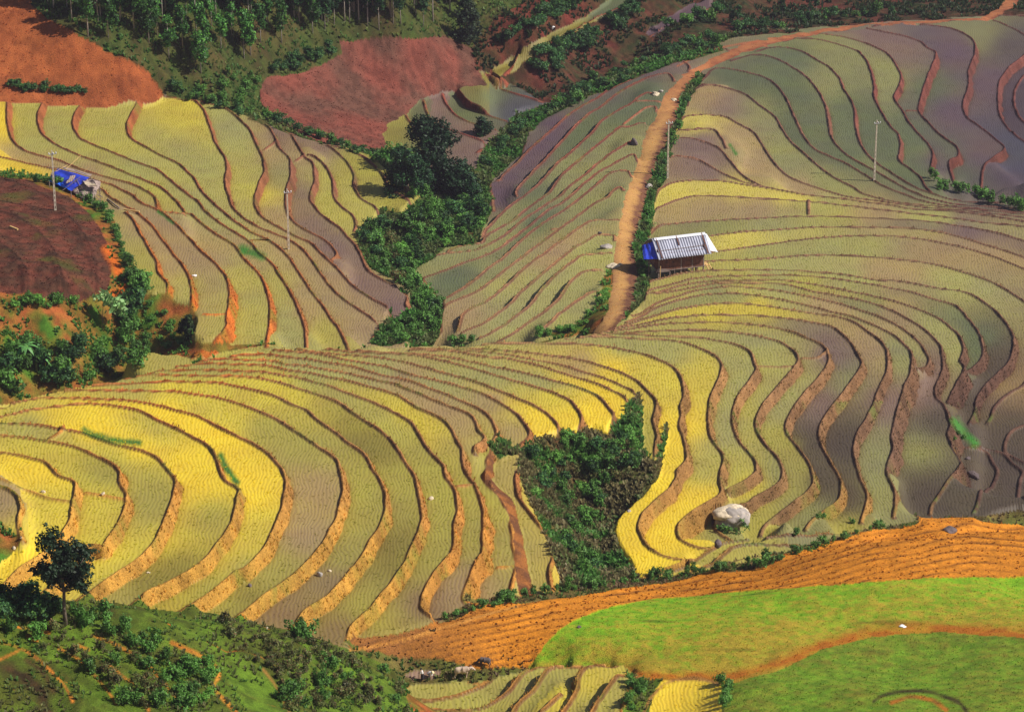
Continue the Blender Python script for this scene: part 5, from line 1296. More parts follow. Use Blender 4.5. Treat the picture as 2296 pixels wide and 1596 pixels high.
# ------------------------------------------------------------------ rocks
def rock_mesh(name, seed, mat, sx, sy, sz, rough=0.28):
    import bmesh
    bm = bmesh.new(); bmesh.ops.create_icosphere(bm, subdivisions=4, radius=1)
    r = np.random.RandomState(seed); K = r.normal(size=(7, 3)) * 1.6; ph_ = r.rand(7) * 6
    for v_ in bm.verts:
        c = np.array(v_.co)
        q = 1 + rough * 0.35 * sum(math.sin(K[i] @ c + ph_[i]) for i in range(7)) / 1.6
        q += 0.05 * math.sin(9 * c[0] + 7 * c[1]) * math.sin(8 * c[2] + 2)
        if rough > 0.1: q *= min(1.0, min(0.92 / max(1e-3, abs(float(K[i] @ c) / np.linalg.norm(K[i]))) for i in range(7)))
        q *= 1 + (0.03 * math.sin(17 * c[0] + 5 * c[2]) * math.sin(19 * c[1] - 4 * c[2]) if rough > 0.1 else 0)
        v_.co = Vector((c[0] * sx * q, c[1] * sy * q, max(c[2], -0.45) * sz * q))
    me = bpy.data.meshes.new(name); bm.to_mesh(me); bm.free(); me.materials.append(mat)
    me.polygons.foreach_set("use_smooth", np.ones(len(me.polygons), bool))
    return me
def rock(u, v, wpx, hpx, mat, lab, seed, name="rock", cat="rock", sink=0.25):
    p, _, _ = hit(u, v)
    w = px2m(p, wpx) / 2 * 0.95; h = px2m(p, hpx) / 2 * 0.9
    o = link(name, rock_mesh(name, seed, mat, w, w * 0.8, h, 0.5), None, p + Vector((0, 0, h * (0.5 - sink))))
    o.rotation_euler = (0, 0, seed)
    props(o, lab, cat)
    return o
# the big boulder: pale cap over a grey mossy body
bp_, _, _ = hit(1640, 1183)
root = empty("boulder", bp_, 0.0, "huge boulder with bleached white top between curved terraces", "boulder")
wb = px2m(bp_, 78) / 2
b1 = link("rock_body", rock_mesh("rock_body", 12, M_ROCK, wb * 1.0, wb * 0.85, wb * 0.80), root, Vector((0.25, 0.4, 0.85)))
b2 = link("white_cap", rock_mesh("white_cap", 21, M_ROCKL, wb * 0.86, wb * 0.76, wb * 0.52, 0.6), root, Vector((-0.3, 0.7, 1.75)))
b2.rotation_euler = (-0.1, 0.12, 0.5)
V_, Q, Cc = leaves([(-0.9, -1.4, 0.6, 1.0, 0.4, 0.6), (1.3, -1.0, 0.9, 0.8, 0.4, 0.9), (0.2, -1.7, 0.2, 1.2, 0.3, 0.5)], 420, 0.2, (0.06, 0.13, 0.03), 5, tip=(0.15, 0.3, 0.05))
link("creeper", mesh_np("creeper", V_, Q, M_LEAF, Cc), root)
ROCKS = [(718, 1290, 17, 16, M_ROCK, "round grey boulder half way down an orange bank"), (738, 1281, 9, 7, M_ROCKL, "small white stone just right of the round grey boulder"),
 (966, 1121, 14, 10, M_ROCKL, "pale stone on the bank edge of the olive terraces"), (560, 1315, 11, 11, M_ROCKD, "small dark rock on the orange bank left of the round boulder"),
 (2180, 1068, 34, 26, M_ROCKD, "dark boulder at the foot of the right hand bank"), (2170, 1030, 12, 10, M_ROCKD, "little dark rock above the dark boulder on the right"),
 (1608, 1226, 22, 20, M_ROCKD, "grey rock where yellow terraces meet the lower bund"), (1468, 214, 20, 14, M_ROCKL, "pale boulder left of the upper dirt path"),
 (1482, 208, 12, 9, M_ROCK, "grey rock beside the pale boulder at the upper path"), (1375, 598, 32, 10, M_ROCKL, "long flat white slab lying at the left edge of the path"),
 (1392, 594, 12, 6, M_ROCKL, "small white slab lying on the path beside the long slab"), (1362, 556, 24, 14, M_ROCK, "low grey rock heap left of the path above the white slab"),
 (1455, 423, 18, 14, M_ROCK, "grey rock on the right verge of the path"), (1422, 325, 22, 20, M_ROCKD, "dark rock among shrubs left of the path"),
 (332, 1405, 6, 5, M_ROCKL, "tiny white stone"), (48, 1207, 8, 7, M_ROCKL, "upper white stone beside the weedy patch at the left edge"), (31, 1230, 9, 8, M_ROCKL, "lower white stone beside the weedy patch at the left edge"),
 (598, 1409, 6, 6, M_ROCKL, "small white stone at the rim of the shrubby near hill"), (332, 1284, 8, 5, M_ROCKL, "small stone at the foot of an orange bank on the left"),
 (1510, 226, 16, 6, M_ROCKL, "flat pale stone on the right edge of the upper path"), (2352 - 327, 1405, 18, 6, M_WHITE, "scrap of white litter on the green grass slope"),
 (1410, 1147, 10, 9, M_ROCK, "brown rock on the edge of the bright yellow terrace"), (1436, 1115, 9, 8, M_ROCKD, "dark rock above the bright yellow terrace edge"),
 (437, 620, 12, 8, M_WHITE, "scrap of white plastic on the mauve left hill terrace"), (1297, 1408, 11, 9, M_ROCKD, "dark reddish rock on the green grass slope"), (2130, 1190, 30, 10, M_ROCKD, "dark hollowed clod on the orange furrowed earth"),
 (97, 1104, 12, 8, M_ROCKL, "white stones on the weedy cross bund at left"), (230, 1110, 12, 6, M_ROCKL, "pale stones on the short cross bund of the left terraces"), (1268, 1268, 8, 8, M_ROCKL, "small white stone by the ravine mouth"),
 (1345, 556-28, 9, 7, M_ROCKD, "small dark rock on the slanting terraces left of the path")]
for i, (u, v, w_, h_, mt, lb) in enumerate(ROCKS):
    if lb == "tiny white stone": continue
    rock(u, v, w_, h_, mt, lb, 30 + i, "litter" if mt is M_WHITE else "rock", "litter" if mt is M_WHITE else "rock")

# ------------------------------------------------------------------ people and animals
def skin_body(name, chains, mat, parent, sub=1):
    """chains: list of (list of (x,y,z,r)), linked into one skinned surface; the first vertex of a later chain may be (index) of an existing one"""
    vs = []; rs = []; es = []
    for ch in chains:
        prev = None
        for it_ in ch:
            if isinstance(it_, int):
                prev = it_; continue
            vs.append(it_[:3]); rs.append(it_[3]); k = len(vs) - 1
            if prev is not None: es.append((prev, k))
            prev = k
    me = bpy.data.meshes.new(name); me.from_pydata(vs, es, [])
    o = bpy.data.objects.new(name, me); COL.objects.link(o)
    md = o.modifiers.new("skin", 'SKIN'); md.use_smooth_shade = True
    for i, r in enumerate(rs):
        me.skin_vertices[0].data[i].radius = (r, r)
    me.skin_vertices[0].data[0].use_root = True
    sm = o.modifiers.new("sub", 'SUBSURF'); sm.levels = sub; sm.render_levels = sub
    dg = bpy.context.evaluated_depsgraph_get(); dg.update()
    ev = bpy.data.meshes.new_from_object(o.evaluated_get(dg))
    ev.name = name
    bpy.data.objects.remove(o)
    ev.materials.clear(); ev.materials.append(mat)
    for p_ in ev.polygons: p_.use_smooth = True; p_.material_index = 0
    return link(name, ev, parent)
def lathe(prof, n=16):
    b = MB(); k = len(prof)
    for r, z in prof:
        for i in range(n):
            a = 2 * math.pi * i / n; b.v.append((r * math.cos(a), r * math.sin(a), z))
    for j in range(k - 1):
        for i in range(n):
            b.f.append((j * n + i, j * n + (i + 1) % n, (j + 1) * n + (i + 1) % n, (j + 1) * n + i))
    b.f.append(tuple(reversed(range(n)))); b.f.append(tuple((k - 1) * n + i for i in range(n)))
    return b
def hand(base, d, side_, curl=0.5):
    """palm, four unequal fingers and a thumb as skinned chains"""
    d = Vector(d).normalized(); s_ = Vector(side_).normalized(); nn_ = d.cross(s_)
    B = Vector(base); ch = []
    ch.append([(*(B), 0.026), (*(B + d * 0.05), 0.034), (*(B + d * 0.085), 0.030)])
    for i, ln in enumerate((0.070, 0.080, 0.075, 0.058)):
        o = s_ * (0.024 - 0.016 * i)
        a = B + d * 0.08 + o; m1 = a + d * ln * 0.5 + nn_ * curl * 0.01; e = a + d * ln * 0.85 + nn_ * curl * 0.035
        ch.append([(*a, 0.009), (*m1, 0.0085), (*e, 0.007)])
    a = B + d * 0.03 + s_ * 0.03; ch.append([(*a, 0.012), (*(a + d * 0.03 + s_ * 0.022), 0.010), (*(a + d * 0.055 + s_ * 0.03), 0.008)])
    return ch
def add_hands(root, H_):
    for k, (b, d, s_) in enumerate(H_):
        ch = hand(b, d, s_)
        # one connected hand: fingers rooted in the palm's last joint
        full = [ch[0]] + [[2] + c for c in ch[1:5]] + [[0] + ch[5]]
        skin_body("hand", full, M_SKIN, root, 1)
def head_at(root, c, face, hair=True, s=1.0, hatmat=None, hat='wrap'):
    c = Vector(c); f = Vector(face).normalized(); yaw = math.atan2(f.y, f.x)
    import bmesh
    bm = bmesh.new(); bmesh.ops.create_uvsphere(bm, u_segments=20, v_segments=14, radius=1)
    for v_ in bm.verts:
        x, y, z = v_.co
        jaw = 1 - 0.28 * max(0, -z) ** 1.3
        xx_ = x * 0.098 * (jaw if x < 0 else 1); yy_ = y * 0.078 * jaw; zz_ = z * 0.118
        if x > 0.75 and abs(y) < 0.3 and -0.25 < z < 0.12: xx_ += 0.022 * (1 - abs(y) / 0.3)      # nose
        if x > 0.6 and abs(abs(y) - 0.38) < 0.16 and 0.05 < z < 0.25: xx_ -= 0.010                # eye sockets
        v_.co = (xx_, yy_, zz_)
    me = bpy.data.meshes.new("head"); bm.to_mesh(me); bm.free(); me.materials.append(M_SKIN)
    for p_ in me.polygons: p_.use_smooth = True
    pitch = math.atan2(-f.z, math.hypot(f.x, f.y))
    h = link("head", me, root, c); h.rotation_euler = (0, pitch, yaw); h.scale = (s, s, s)
    for sy in (-1, 1):
        e = rock_mesh("eye", 3, M_BLACK, 0.008, 0.014, 0.009, 0.0); link("eye", e, h, (0.087, sy * 0.031, 0.014))
        e = rock_mesh("ear", 5, M_SKIN, 0.018, 0.010, 0.030, 0.0); link("ear", e, h, (0.0, sy * 0.078, 0.0))
    link("mouth", rock_mesh("mouth", 3, M_WOOD, 0.008, 0.026, 0.006, 0.0), h, (0.084, 0, -0.052))
    hb = rock_mesh("hair", 9, M_BLACK, 0.102, 0.088, 0.115, 0.02); link("hair", hb, h, (-0.022, 0, 0.026))
    if hat == 'cone':
        o = lathe([(0.26, -0.005), (0.262, 0.0), (0.16, 0.075), (0.07, 0.13), (0.01, 0.165)], 24).obj("hat", M_STRAW, h, True); o.location = (0, 0, 0.05)
    elif hat == 'wrap':
        o = lathe([(0.10, 0.0), (0.125, 0.02), (0.13, 0.06), (0.11, 0.10), (0.03, 0.125)], 20).obj("head_wrap", M_BLACK, h, True); o.location = (-0.005, 0, 0.045)
    return h
def person_standing(u, v, hpx, lab):
    p, _, _ = hit(u, v); D = dist_cam(p)
    s = (hpx * D / F / math.cos(math.asin((HC - p.z) / D))) / 1.52
    root = empty("person", p, math.radians(-20), lab, "person"); root.scale = (s, s, s)
    # slightly bent forward (local +x faces left of the picture is -x): leaning on a stick in front
    body = [[(0.02, 0, 0.86, 0.13), (0.0, 0, 1.0, 0.125), (-0.05, 0, 1.16, 0.135), (-0.10, 0, 1.27, 0.085), (-0.13, 0, 1.36, 0.05)],
            [0, (0.03, 0.10, 0.78, 0.095), (0.00, 0.11, 0.46, 0.065), (0.03, 0.11, 0.12, 0.042), (-0.02, 0.11, 0.04, 0.036), (-0.12, 0.12, 0.03, 0.03)],
            [0, (0.03, -0.10, 0.78, 0.095), (0.05, -0.11, 0.46, 0.065), (0.08, -0.11, 0.12, 0.042), (0.04, -0.11, 0.04, 0.036), (-0.06, -0.12, 0.03, 0.03)],
            [3, (-0.10, 0.18, 1.24, 0.055), (-0.16, 0.24, 1.03, 0.043), (-0.36, 0.15, 0.98, 0.032)],
            [3, (-0.10, -0.18, 1.24, 0.055), (-0.13, -0.25, 1.02, 0.043), (-0.34, -0.13, 0.94, 0.032)]]
    skin_body("body", body, M_SKIN, root, 2)
    add_hands(root, [((-0.38, 0.145, 0.975), (-1, -0.2, 0.05), (0, 0, 1)), ((-0.36, -0.12, 0.935), (-1, 0.2, 0.05), (0, 0, 1))])
    sh = [[(0.02, 0, 0.90, 0.145), (0.0, 0, 1.02, 0.14), (-0.05, 0, 1.17, 0.15), (-0.09, 0, 1.26, 0.10)],
          [3, (-0.10, 0.18, 1.245, 0.072), (-0.16, 0.245, 1.03, 0.06), (-0.32, 0.165, 0.985, 0.048)],
          [3, (-0.10, -0.18, 1.245, 0.072), (-0.13, -0.255, 1.02, 0.06), (-0.30, -0.15, 0.95, 0.048)]]
    skin_body("shirt", sh, M_WHITE, root, 2)
    o = lathe([(0.19, 0.22), (0.20, 0.24), (0.185, 0.5), (0.165, 0.8), (0.15, 0.93), (0.14, 0.95)], 20).obj("skirt", M_BLACK, root, True); o.location = (0.03, 0, 0); o.scale = (0.9, 1.15, 1)
    o = MB().sheet([(-0.17, -0.09, 0.36), (-0.17, 0.09, 0.36), (-0.13, 0.08, 0.92), (-0.13, -0.08, 0.92)], 4, 6, 0.015, lambda a, b: 0.01 * math.sin(8 * a)).obj("apron", M_BLACK, root)
    head_at(root, (-0.165, 0, 1.46), (-1, 0, -0.25), s=0.95, hat='wrap')
    # the stick stays a separate thing
    a = Vector((-0.47, 0.02, 0.0)); q = Euler((0, 0, math.radians(-20))).to_matrix()
    st = MB().tube([(0, 0, -0.02), (0.02, 0.0, 0.55), (0.05, 0, 1.12)], 0.016, 7).obj("walking_stick", M_WOODG)
    st.location = p + q @ a * s; st.scale = (s, s, s)
    props(st, "wooden stick held upright in front of the standing farmer", "stick")
def person_bending(u, v, hpx, lab, hat, rz, mats, seedbasket=False):
    p, _, _ = hit(u, v); D = dist_cam(p)
    s = (hpx * D / F) / 1.02
    root = empty("person", p, rz, lab, "person"); root.scale = (s, s, s)
    # hips high, trunk pitched forward towards +x, both arms reaching down
    body = [[(-0.12, 0, 0.74, 0.14), (0.0, 0, 0.82, 0.13), (0.16, 0, 0.88, 0.135), (0.30, 0, 0.86, 0.085), (0.38, 0, 0.87, 0.05)],
            [0, (-0.12, 0.11, 0.66, 0.095), (0.02, 0.13, 0.38, 0.066), (-0.08, 0.13, 0.10, 0.042), (-0.06, 0.13, 0.03, 0.036), (0.06, 0.14, 0.02, 0.03)],
            [0, (-0.12, -0.11, 0.66, 0.095), (0.08, -0.13, 0.40, 0.066), (0.0, -0.13, 0.10, 0.042), (0.02, -0.13, 0.03, 0.036), (0.14, -0.14, 0.02, 0.03)],
            [3, (0.29, 0.17, 0.82, 0.055), (0.34, 0.20, 0.58, 0.043), (0.42, 0.12, 0.36, 0.032)],
            [3, (0.29, -0.17, 0.82, 0.055), (0.36, -0.20, 0.58, 0.043), (0.46, -0.10, 0.36, 0.032)]]
    skin_body("body", body, M_SKIN, root, 2)
    add_hands(root, [((0.425, 0.115, 0.34), (0.25, -0.1, -1), (0, -1, 0)), ((0.465, -0.095, 0.34), (0.2, 0.1, -1), (0, 1, 0))])
    sh = [[(-0.10, 0, 0.76, 0.155), (0.0, 0, 0.83, 0.145), (0.16, 0, 0.89, 0.15), (0.28, 0, 0.865, 0.10)],
          [3, (0.29, 0.17, 0.82, 0.072), (0.34, 0.205, 0.58, 0.06), (0.40, 0.13, 0.42, 0.048)],
          [3, (0.29, -0.17, 0.82, 0.072), (0.36, -0.205, 0.58, 0.06), (0.44, -0.11, 0.42, 0.048)]]
    skin_body("shirt", sh, mats[0], root, 2)
    tr = [[(-0.12, 0, 0.74, 0.155)], [0, (-0.12, 0.11, 0.66, 0.11), (0.02, 0.13, 0.38, 0.085), (-0.07, 0.13, 0.14, 0.06)], [0, (-0.12, -0.11, 0.66, 0.11), (0.08, -0.13, 0.40, 0.085), (0.01, -0.13, 0.14, 0.06)]]
    skin_body("trousers", tr, mats[1], root, 2)
    head_at(root, (0.47, 0, 0.90), (0.75, 0, -0.65), s=0.95, hat=hat)
person_standing(946.5, 1525.5, 25.5, "standing farmer in white shirt and long black skirt with dark head wrap holding a stick")
person_bending(962, 1521.5, 17.5, "stooping farmer in white with a straw hat beside the standing farmer", 'cone', math.radians(-12), (M_WHITE, M_INDIGO))
person_bending(1243, 72, 13, "lone farmer in white bending over the long strip terrace at the top", 'wrap', math.radians(200), (M_WHITE, M_BLACK))

def buffalo(u, v, lpx, rz, mat, lab, graze, calf=False):
    p, _, _ = hit(u, v)
    s = (lpx * dist_cam(p) / F) / 2.1
    root = empty("buffalo", p, rz, lab, "water buffalo"); root.scale = (s, s, s)
    hz = 0.45 if graze else 1.02
    nx = 0.98
    body = [[(0.30, 0, 0.92, 0.36), (0.05, 0, 0.90, 0.40), (-0.32, 0, 0.92, 0.39), (-0.62, 0, 1.00, 0.33), (-0.86, 0, 1.02, 0.22)],
            [0, (0.58, 0, 1.00, 0.32), (0.80, 0, 1.02 if not graze else 0.86, 0.215), (nx, 0, hz + 0.14, 0.165), (nx + 0.16, 0, hz + 0.04, 0.145), (nx + 0.32, 0, hz - 0.12, 0.105), (nx + 0.43, 0, hz - 0.22, 0.085)],
            [5, (0.56, 0.19, 0.72, 0.15), (0.55, 0.20, 0.42, 0.085), (0.56, 0.20, 0.16, 0.062), (0.58, 0.20, 0.04, 0.08)],
            [5, (0.50, -0.19, 0.72, 0.15), (0.44, -0.20, 0.42, 0.085), (0.42, -0.20, 0.16, 0.062), (0.44, -0.20, 0.04, 0.08)],
            [3, (-0.62, 0.20, 0.72, 0.19), (-0.56, 0.21, 0.48, 0.11), (-0.72, 0.21, 0.34, 0.072), (-0.68, 0.21, 0.14, 0.058), (-0.66, 0.21, 0.04, 0.078)],
            [3, (-0.66, -0.20, 0.72, 0.19), (-0.64, -0.21, 0.48, 0.11), (-0.82, -0.21, 0.34, 0.072), (-0.79, -0.21, 0.14, 0.058), (-0.77, -0.21, 0.04, 0.078)]]
    skin_body("body", body, mat, root, 2)
    hx, hy = nx + 0.10, hz + 0.16
    for sy in (-1, 1):
        MB().tube([(hx, sy * 0.09, hy), (hx - 0.06, sy * 0.28, hy + 0.02), (hx - 0.20, sy * 0.42, hy + 0.06), (hx - 0.38, sy * 0.40, hy + 0.16)], [0.045, 0.038, 0.025, 0.008], 8).obj("horn", M_HORN, root, True)
        e = rock_mesh("ear", 4, mat, 0.05, 0.13, 0.06, 0.05); link("ear", e, root, (hx - 0.05, sy * 0.20, hy - 0.06))
        link("eye", rock_mesh("eye", 4, M_BLACK, 0.02, 0.02, 0.02, 0.0), root, (hx + 0.12, sy * 0.125, hz + 0.03))
    MB().tube([(-1.02, 0, 1.10), (-1.12, 0.02, 0.95), (-1.14, 0.03, 0.7), (-1.12, 0.04, 0.48)], [0.045, 0.03, 0.02, 0.035], 7).obj("tail", mat, root, True)
    return root
buffalo(1036, 1520.5, 44, math.radians(4), M_BUFL, "pale dusty buffalo standing side on with its head to the right", False)
buffalo(1086, 1493, 34, math.radians(172), M_BUFD, "dark buffalo grazing with its head to the left above the pale buffalo", True)

# ------------------------------------------------------------------ single trees
def blob_tree(name, base, lab, cat, blobs, n, leaf, col, trunk, bark, seed, tip=None, shell=0.55, var=0.4, group=None):
    root = empty(name, base, 0, lab, cat, group)
    b = MB()
    for pts, rad in trunk: b.tube(pts, rad, 9)
    b.obj("trunk", bark, root, True)
    V_, Q, Cc = leaves(blobs, n, leaf, col, seed, tip=tip, shell=shell, var=var)
    link("crown", mesh_np("crown", V_, Q, M_LEAF, Cc), root)
    return root
# dark tree of the near hill
p, _, _ = hit(147, 1402)
m1 = px2m(p, 1) * 1.13; k3 = m1 / 3
BL = [(-60, 570, 75), (-95, 520, 55), (-30, 500, 80), (60, 470, 80), (130, 440, 70), (20, 400, 95), (100, 350, 80), (-60, 380, 80), (-120, 350, 62), (-160, 345, 42), (-20, 300, 90), (60, 270, 80), (120, 260, 48), (-80, 285, 45), (0, 440, 70), (150, 400, 40), (95, 300, 55)]
blobs = [(x * k3, random.uniform(-1, 1) * 70 * k3, z * k3, r * k3, r * k3, r * k3 * 0.9) for x, z, r in BL]
tr = [([(0, 0, -0.4), (-4 * k3, 0, 110 * k3), (2 * k3, 0, 220 * k3), (-10 * k3, 4 * k3, 330 * k3), (-20 * k3, 0, 470 * k3)], [0.22, 0.17, 0.15, 0.11, 0.05])]
for x, z, r in BL[::2]:
    tr.append(([(0, 0, 215 * k3), (x * 0.5 * k3, random.uniform(-20, 20) * k3, (215 + (z - 215) * 0.45) * k3), (x * k3, 0, z * k3)], [0.09, 0.06, 0.025]))
blob_tree("tree", p, "lone dark broadleaf tree with a bare trunk on the near hill", "tree", blobs, 9000, 0.20, (0.020, 0.042, 0.018), tr, M_BARK, 71, shell=0.45, var=0.5)
# big dense tree in the gully
def dense_tree(u, v, wpx, hpx, lab, seed, col=(0.018, 0.055, 0.022), n=7000, name="tree", low=0.15, cat="tree", leaf=0.30):
    p, _, _ = hit(u, v); w = px2m(p, wpx) / 2; h = px2m(p, hpx) * 1.08
    r = random.Random(seed); bl = []
    for i in range(26):
        t = r.uniform(low, 0.93); a = r.uniform(0, 6.28); q = w * (1.0 - 0.75 * t ** 2.0) * r.uniform(0.25, 0.8)
        s_ = w * r.uniform(0.28, 0.42)
        bl.append((q * math.cos(a), q * math.sin(a), h * t, s_, s_, s_ * 0.85))
    bl.append((-0.15 * w, 0, h * 0.9, w * 0.22, w * 0.22, h * 0.1))
    tr = [([(0, 0, -0.5), (0.1, 0, h * 0.3), (0, 0.1, h * 0.75)], [0.04 * h + 0.1, 0.03 * h, 0.05])]
    return blob_tree(name, p, lab, cat, bl, n, leaf, col, tr, M_BARK, seed, tip=(col[0] * 2, col[1] * 1.9, col[2] * 1.3), shell=0.6, var=0.55)
dense_tree(965, 428, 190, 160, "largest dark dense tree filling the middle of the gully", 5, n=19000, low=0.05, leaf=0.34)
dense_tree(1040, 455, 90, 85, "smaller dark tree against the right side of the largest tree", 6, n=7000, low=0.05)
dense_tree(1085, 310-10, 60, 30, "low dark shrubby tree right above the largest gully tree", 8, n=2000)
dense_tree(1047, 100, 78, 95, "dark leafy tree at the top of the red ploughed hollow", 9, (0.03, 0.05, 0.03), 4500)
dense_tree(419, 762, 42, 52, "small round dark tree on a thin stem at the foot of the left hill", 10, (0.03, 0.06, 0.02), 2600, low=0.2)
o = MB().tube([(0, 0, -0.3), (0.05, 0, 3.6)], [0.09, 0.07], 7)
# young tree with big pale leaves
p, _, _ = hit(230, 742)
hh = px2m(p, 62) * 1.05
bl = [(px2m(p, dx), random.uniform(-.5, .5), hh + px2m(p, dz), 0.75, 0.6, 0.45) for dx, dz in ((0, 8), (14, 6), (28, 2), (42, -2), (50, -14), (34, -18), (8, 20))]
blob_tree("young_tree", p, "young tree with a thin bare stem and large pale leaves", "tree", bl, 260, 0.55, (0.20, 0.34, 0.13), [([(0, 0, -.2), (0.1, 0, hh * .5), (0.3, 0, hh)], [0.06, 0.05, 0.03]), ([(0.25, 0, hh * .9), (1.4, 0, hh * 1.0), (2.8, 0, hh * .85)], [0.035, 0.03, 0.02])], M_BARK, 14, tip=(0.35, 0.45, 0.2))
dense_tree(912, 432, 120, 100, "dark rounded tree against the left side of the largest tree", 16, n=8000, low=0.05)
# banana clump
def banana(u, v, lab, seed, h=3.2):
    p, _, _ = hit(u, v); root = empty("banana_plant", p, 0, lab, "banana plant"); r = random.Random(seed)
    MB().tube([(0, 0, -.2), (0.05, 0, h * .55), (0, 0, h * .8)], [0.16, 0.13, 0.07], 8).obj("stem", simple_mat("banana_stem", (0.20, 0.26, 0.09), .7), root, True)
    for k in range(9):
        a = r.uniform(0, 6.28); L_ = r.uniform(1.5, 2.4); up_ = r.uniform(0.5, 1.1); m = MB(); pts = []
        for i in range(8):
            t = i / 7; w_ = 0.30 * math.sin(math.pi * min(1, t * 0.93 + 0.07)) + 0.01
            rr_ = L_ * t; zz = h * .75 + L_ * (up_ * t - 1.15 * t * t)
            c = Vector((rr_ * math.cos(a), rr_ * math.sin(a), zz)); s_ = Vector((-math.sin(a), math.cos(a), 0)) * w_
            pts += [c - s_ + Vector((0, 0, -.06)), c, c + s_ + Vector((0, 0, -.06))]
        fs = []
        for i in range(7):
            for j in range(2): fs.append((i * 3 + j, i * 3 + j + 1, i * 3 + j + 4, i * 3 + j + 3))
        m.add(pts, fs).obj("leaf", M_BAN, root, True)
M_BAN = simple_mat("banana_leaf", (0.09, 0.24, 0.06), 0.5, 0.25, 2)
banana(60, 825, "taller banana plant in the thicket at the left edge", 1, 4.2)
banana(82, 835, "shorter banana plant right of the taller one in the thicket", 2, 3.2)

# ------------------------------------------------------------------ repeated shrubs and trees
def sample_poly(poly, n, seed, mind):
    r = np.random.RandomState(seed); P = np.array(poly, float); lo = P.min(0); hi = P.max(0); out = []
    tries = 0
    while len(out) < n and tries < n * 400:
        tries += 1
        c = lo + r.rand(2) * (hi - lo)
        if not inpoly(np.array([c[0]]), np.array([c[1]]), poly)[0]: continue
        if any((c[0] - o[0]) ** 2 + ((c[1] - o[1]) * 1.4) ** 2 < mind ** 2 for o in out): continue
        out.append((c[0], c[1]))
    return out
SHRUBS = []
def place(name, meshes, pts, lab, cat, group, smin, smax, seed, trunks=None, zs=(0.85, 1.2)):
    """a first thing and copies of it at the ground points"""
    r = random.Random(seed)
    for i, (u, v) in enumerate(pts):
        p, k, c = hit(u, v)
        s = r.uniform(smin, smax)
        j = r.randrange(len(meshes))
        if name == "shrub":
            SHRUBS.append((s / dist_cam(p), meshes[j], p - Vector((0, 0, 0.1)), r.uniform(0, 6.28), s, r.uniform(*zs), lab, group))
            continue
        if trunks is None:
            o = link(name, meshes[j], None, p - Vector((0, 0, 0.1)))
        else:
            o = empty(name, p - Vector((0, 0, 0.15)), 0)
            link("trunk", trunks[j], o); link("crown", meshes[j], o)
        o.rotation_euler = (0, 0, r.uniform(0, 6.28)); o.scale = (s, s, s * r.uniform(*zs))
        props(o, lab, cat, group)
GREEN = (0.085, 0.195, 0.035); DARKG = (0.036, 0.105, 0.032); FRESH = (0.12, 0.30, 0.045); OLIVE = (0.13, 0.16, 0.045)
SH_G = [shrub_mesh("shrub", 100 + i, 2.0, 2.4, 900, 0.175, GREEN, tip=FRESH) for i in range(5)]
SH_D = [shrub_mesh("shrub", 120 + i, 2.2, 2.5, 950, 0.18, DARKG, tip=GREEN) for i in range(4)]
SH_F = [shrub_mesh("shrub", 140 + i, 1.5, 2.2, 700, 0.15, FRESH, tip=(0.16, 0.30, 0.05)) for i in range(3)]
SH_O = [shrub_mesh("shrub", 160 + i, 1.7, 2.0, 620, 0.14, OLIVE, tip=(0.16, 0.10, 0.04)) for i in range(4)]
SH_T = [shrub_mesh("shrub", 180 + i, 2.6, 1.3, 620, 0.15, GREEN, tip=FRESH, lobes=7) for i in range(3)]
GUL = [(880,340),(905,352),(925,395),(1060,440),(1098,440),(1098,480),(1072,540),(1000,552),(955,585),(915,612),(935,640),(985,690),(978,745),(940,765),(935,700),(905,650),(860,612),(830,590),(810,540),(800,520),(855,500),(905,500),(950,475),(925,445)]
place("shrub", SH_G + SH_D[:2] + SH_F[:1] + SH_O[:1], sample_poly(GUL, 78, 1, 17), "leafy green shrub in the dense gully thicket left of the slanting terraces", "shrub", "shrubs filling the central gully", 0.9, 1.7, 2)
GUP = [(1095,405),(1110,385),(1120,345),(1170,300),(1230,262),(1290,238),(1400,185),(1500,140),(1600,105),(1640,90),(1630,80),(1500,110),(1400,150),(1300,200),(1225,240),(1160,290),(1110,330),(1080,380)]
place("shrub", SH_D + SH_G[:1], sample_poly(GUP, 46, 3, 13), "dark green shrub in the belt above the slanting terraces", "shrub", "shrubs in the belt along the upper stream", 0.7, 1.3, 4)
NOT = [(1190,1010),(1215,998),(1262,985),(1310,990),(1350,985),(1375,1000),(1395,965),(1418,960),(1432,985),(1436,1040),(1420,1080),(1380,1110),(1350,1140),(1330,1180),(1345,1230),(1330,1290),(1300,1300),(1270,1290),(1262,1240),(1240,1180),(1200,1120),(1185,1060)]
place("shrub", SH_G + SH_D[:2] + SH_F[:1] + SH_O[:1], sample_poly(NOT, 66, 5, 15), "green shrub in the bushy ravine beside the bright yellow terrace", "shrub", "shrubs in the ravine", 0.65, 1.15, 6)
place("shrub", SH_T + SH_D[:1], [(1395,1010),(1405,985),(1412,960),(1425,1040),(1418,1010),(1405,1050)], "taller upright shrub at the right rim of the ravine", "shrub", "upright shrubs on the ravine rim", 0.8, 1.15, 7)
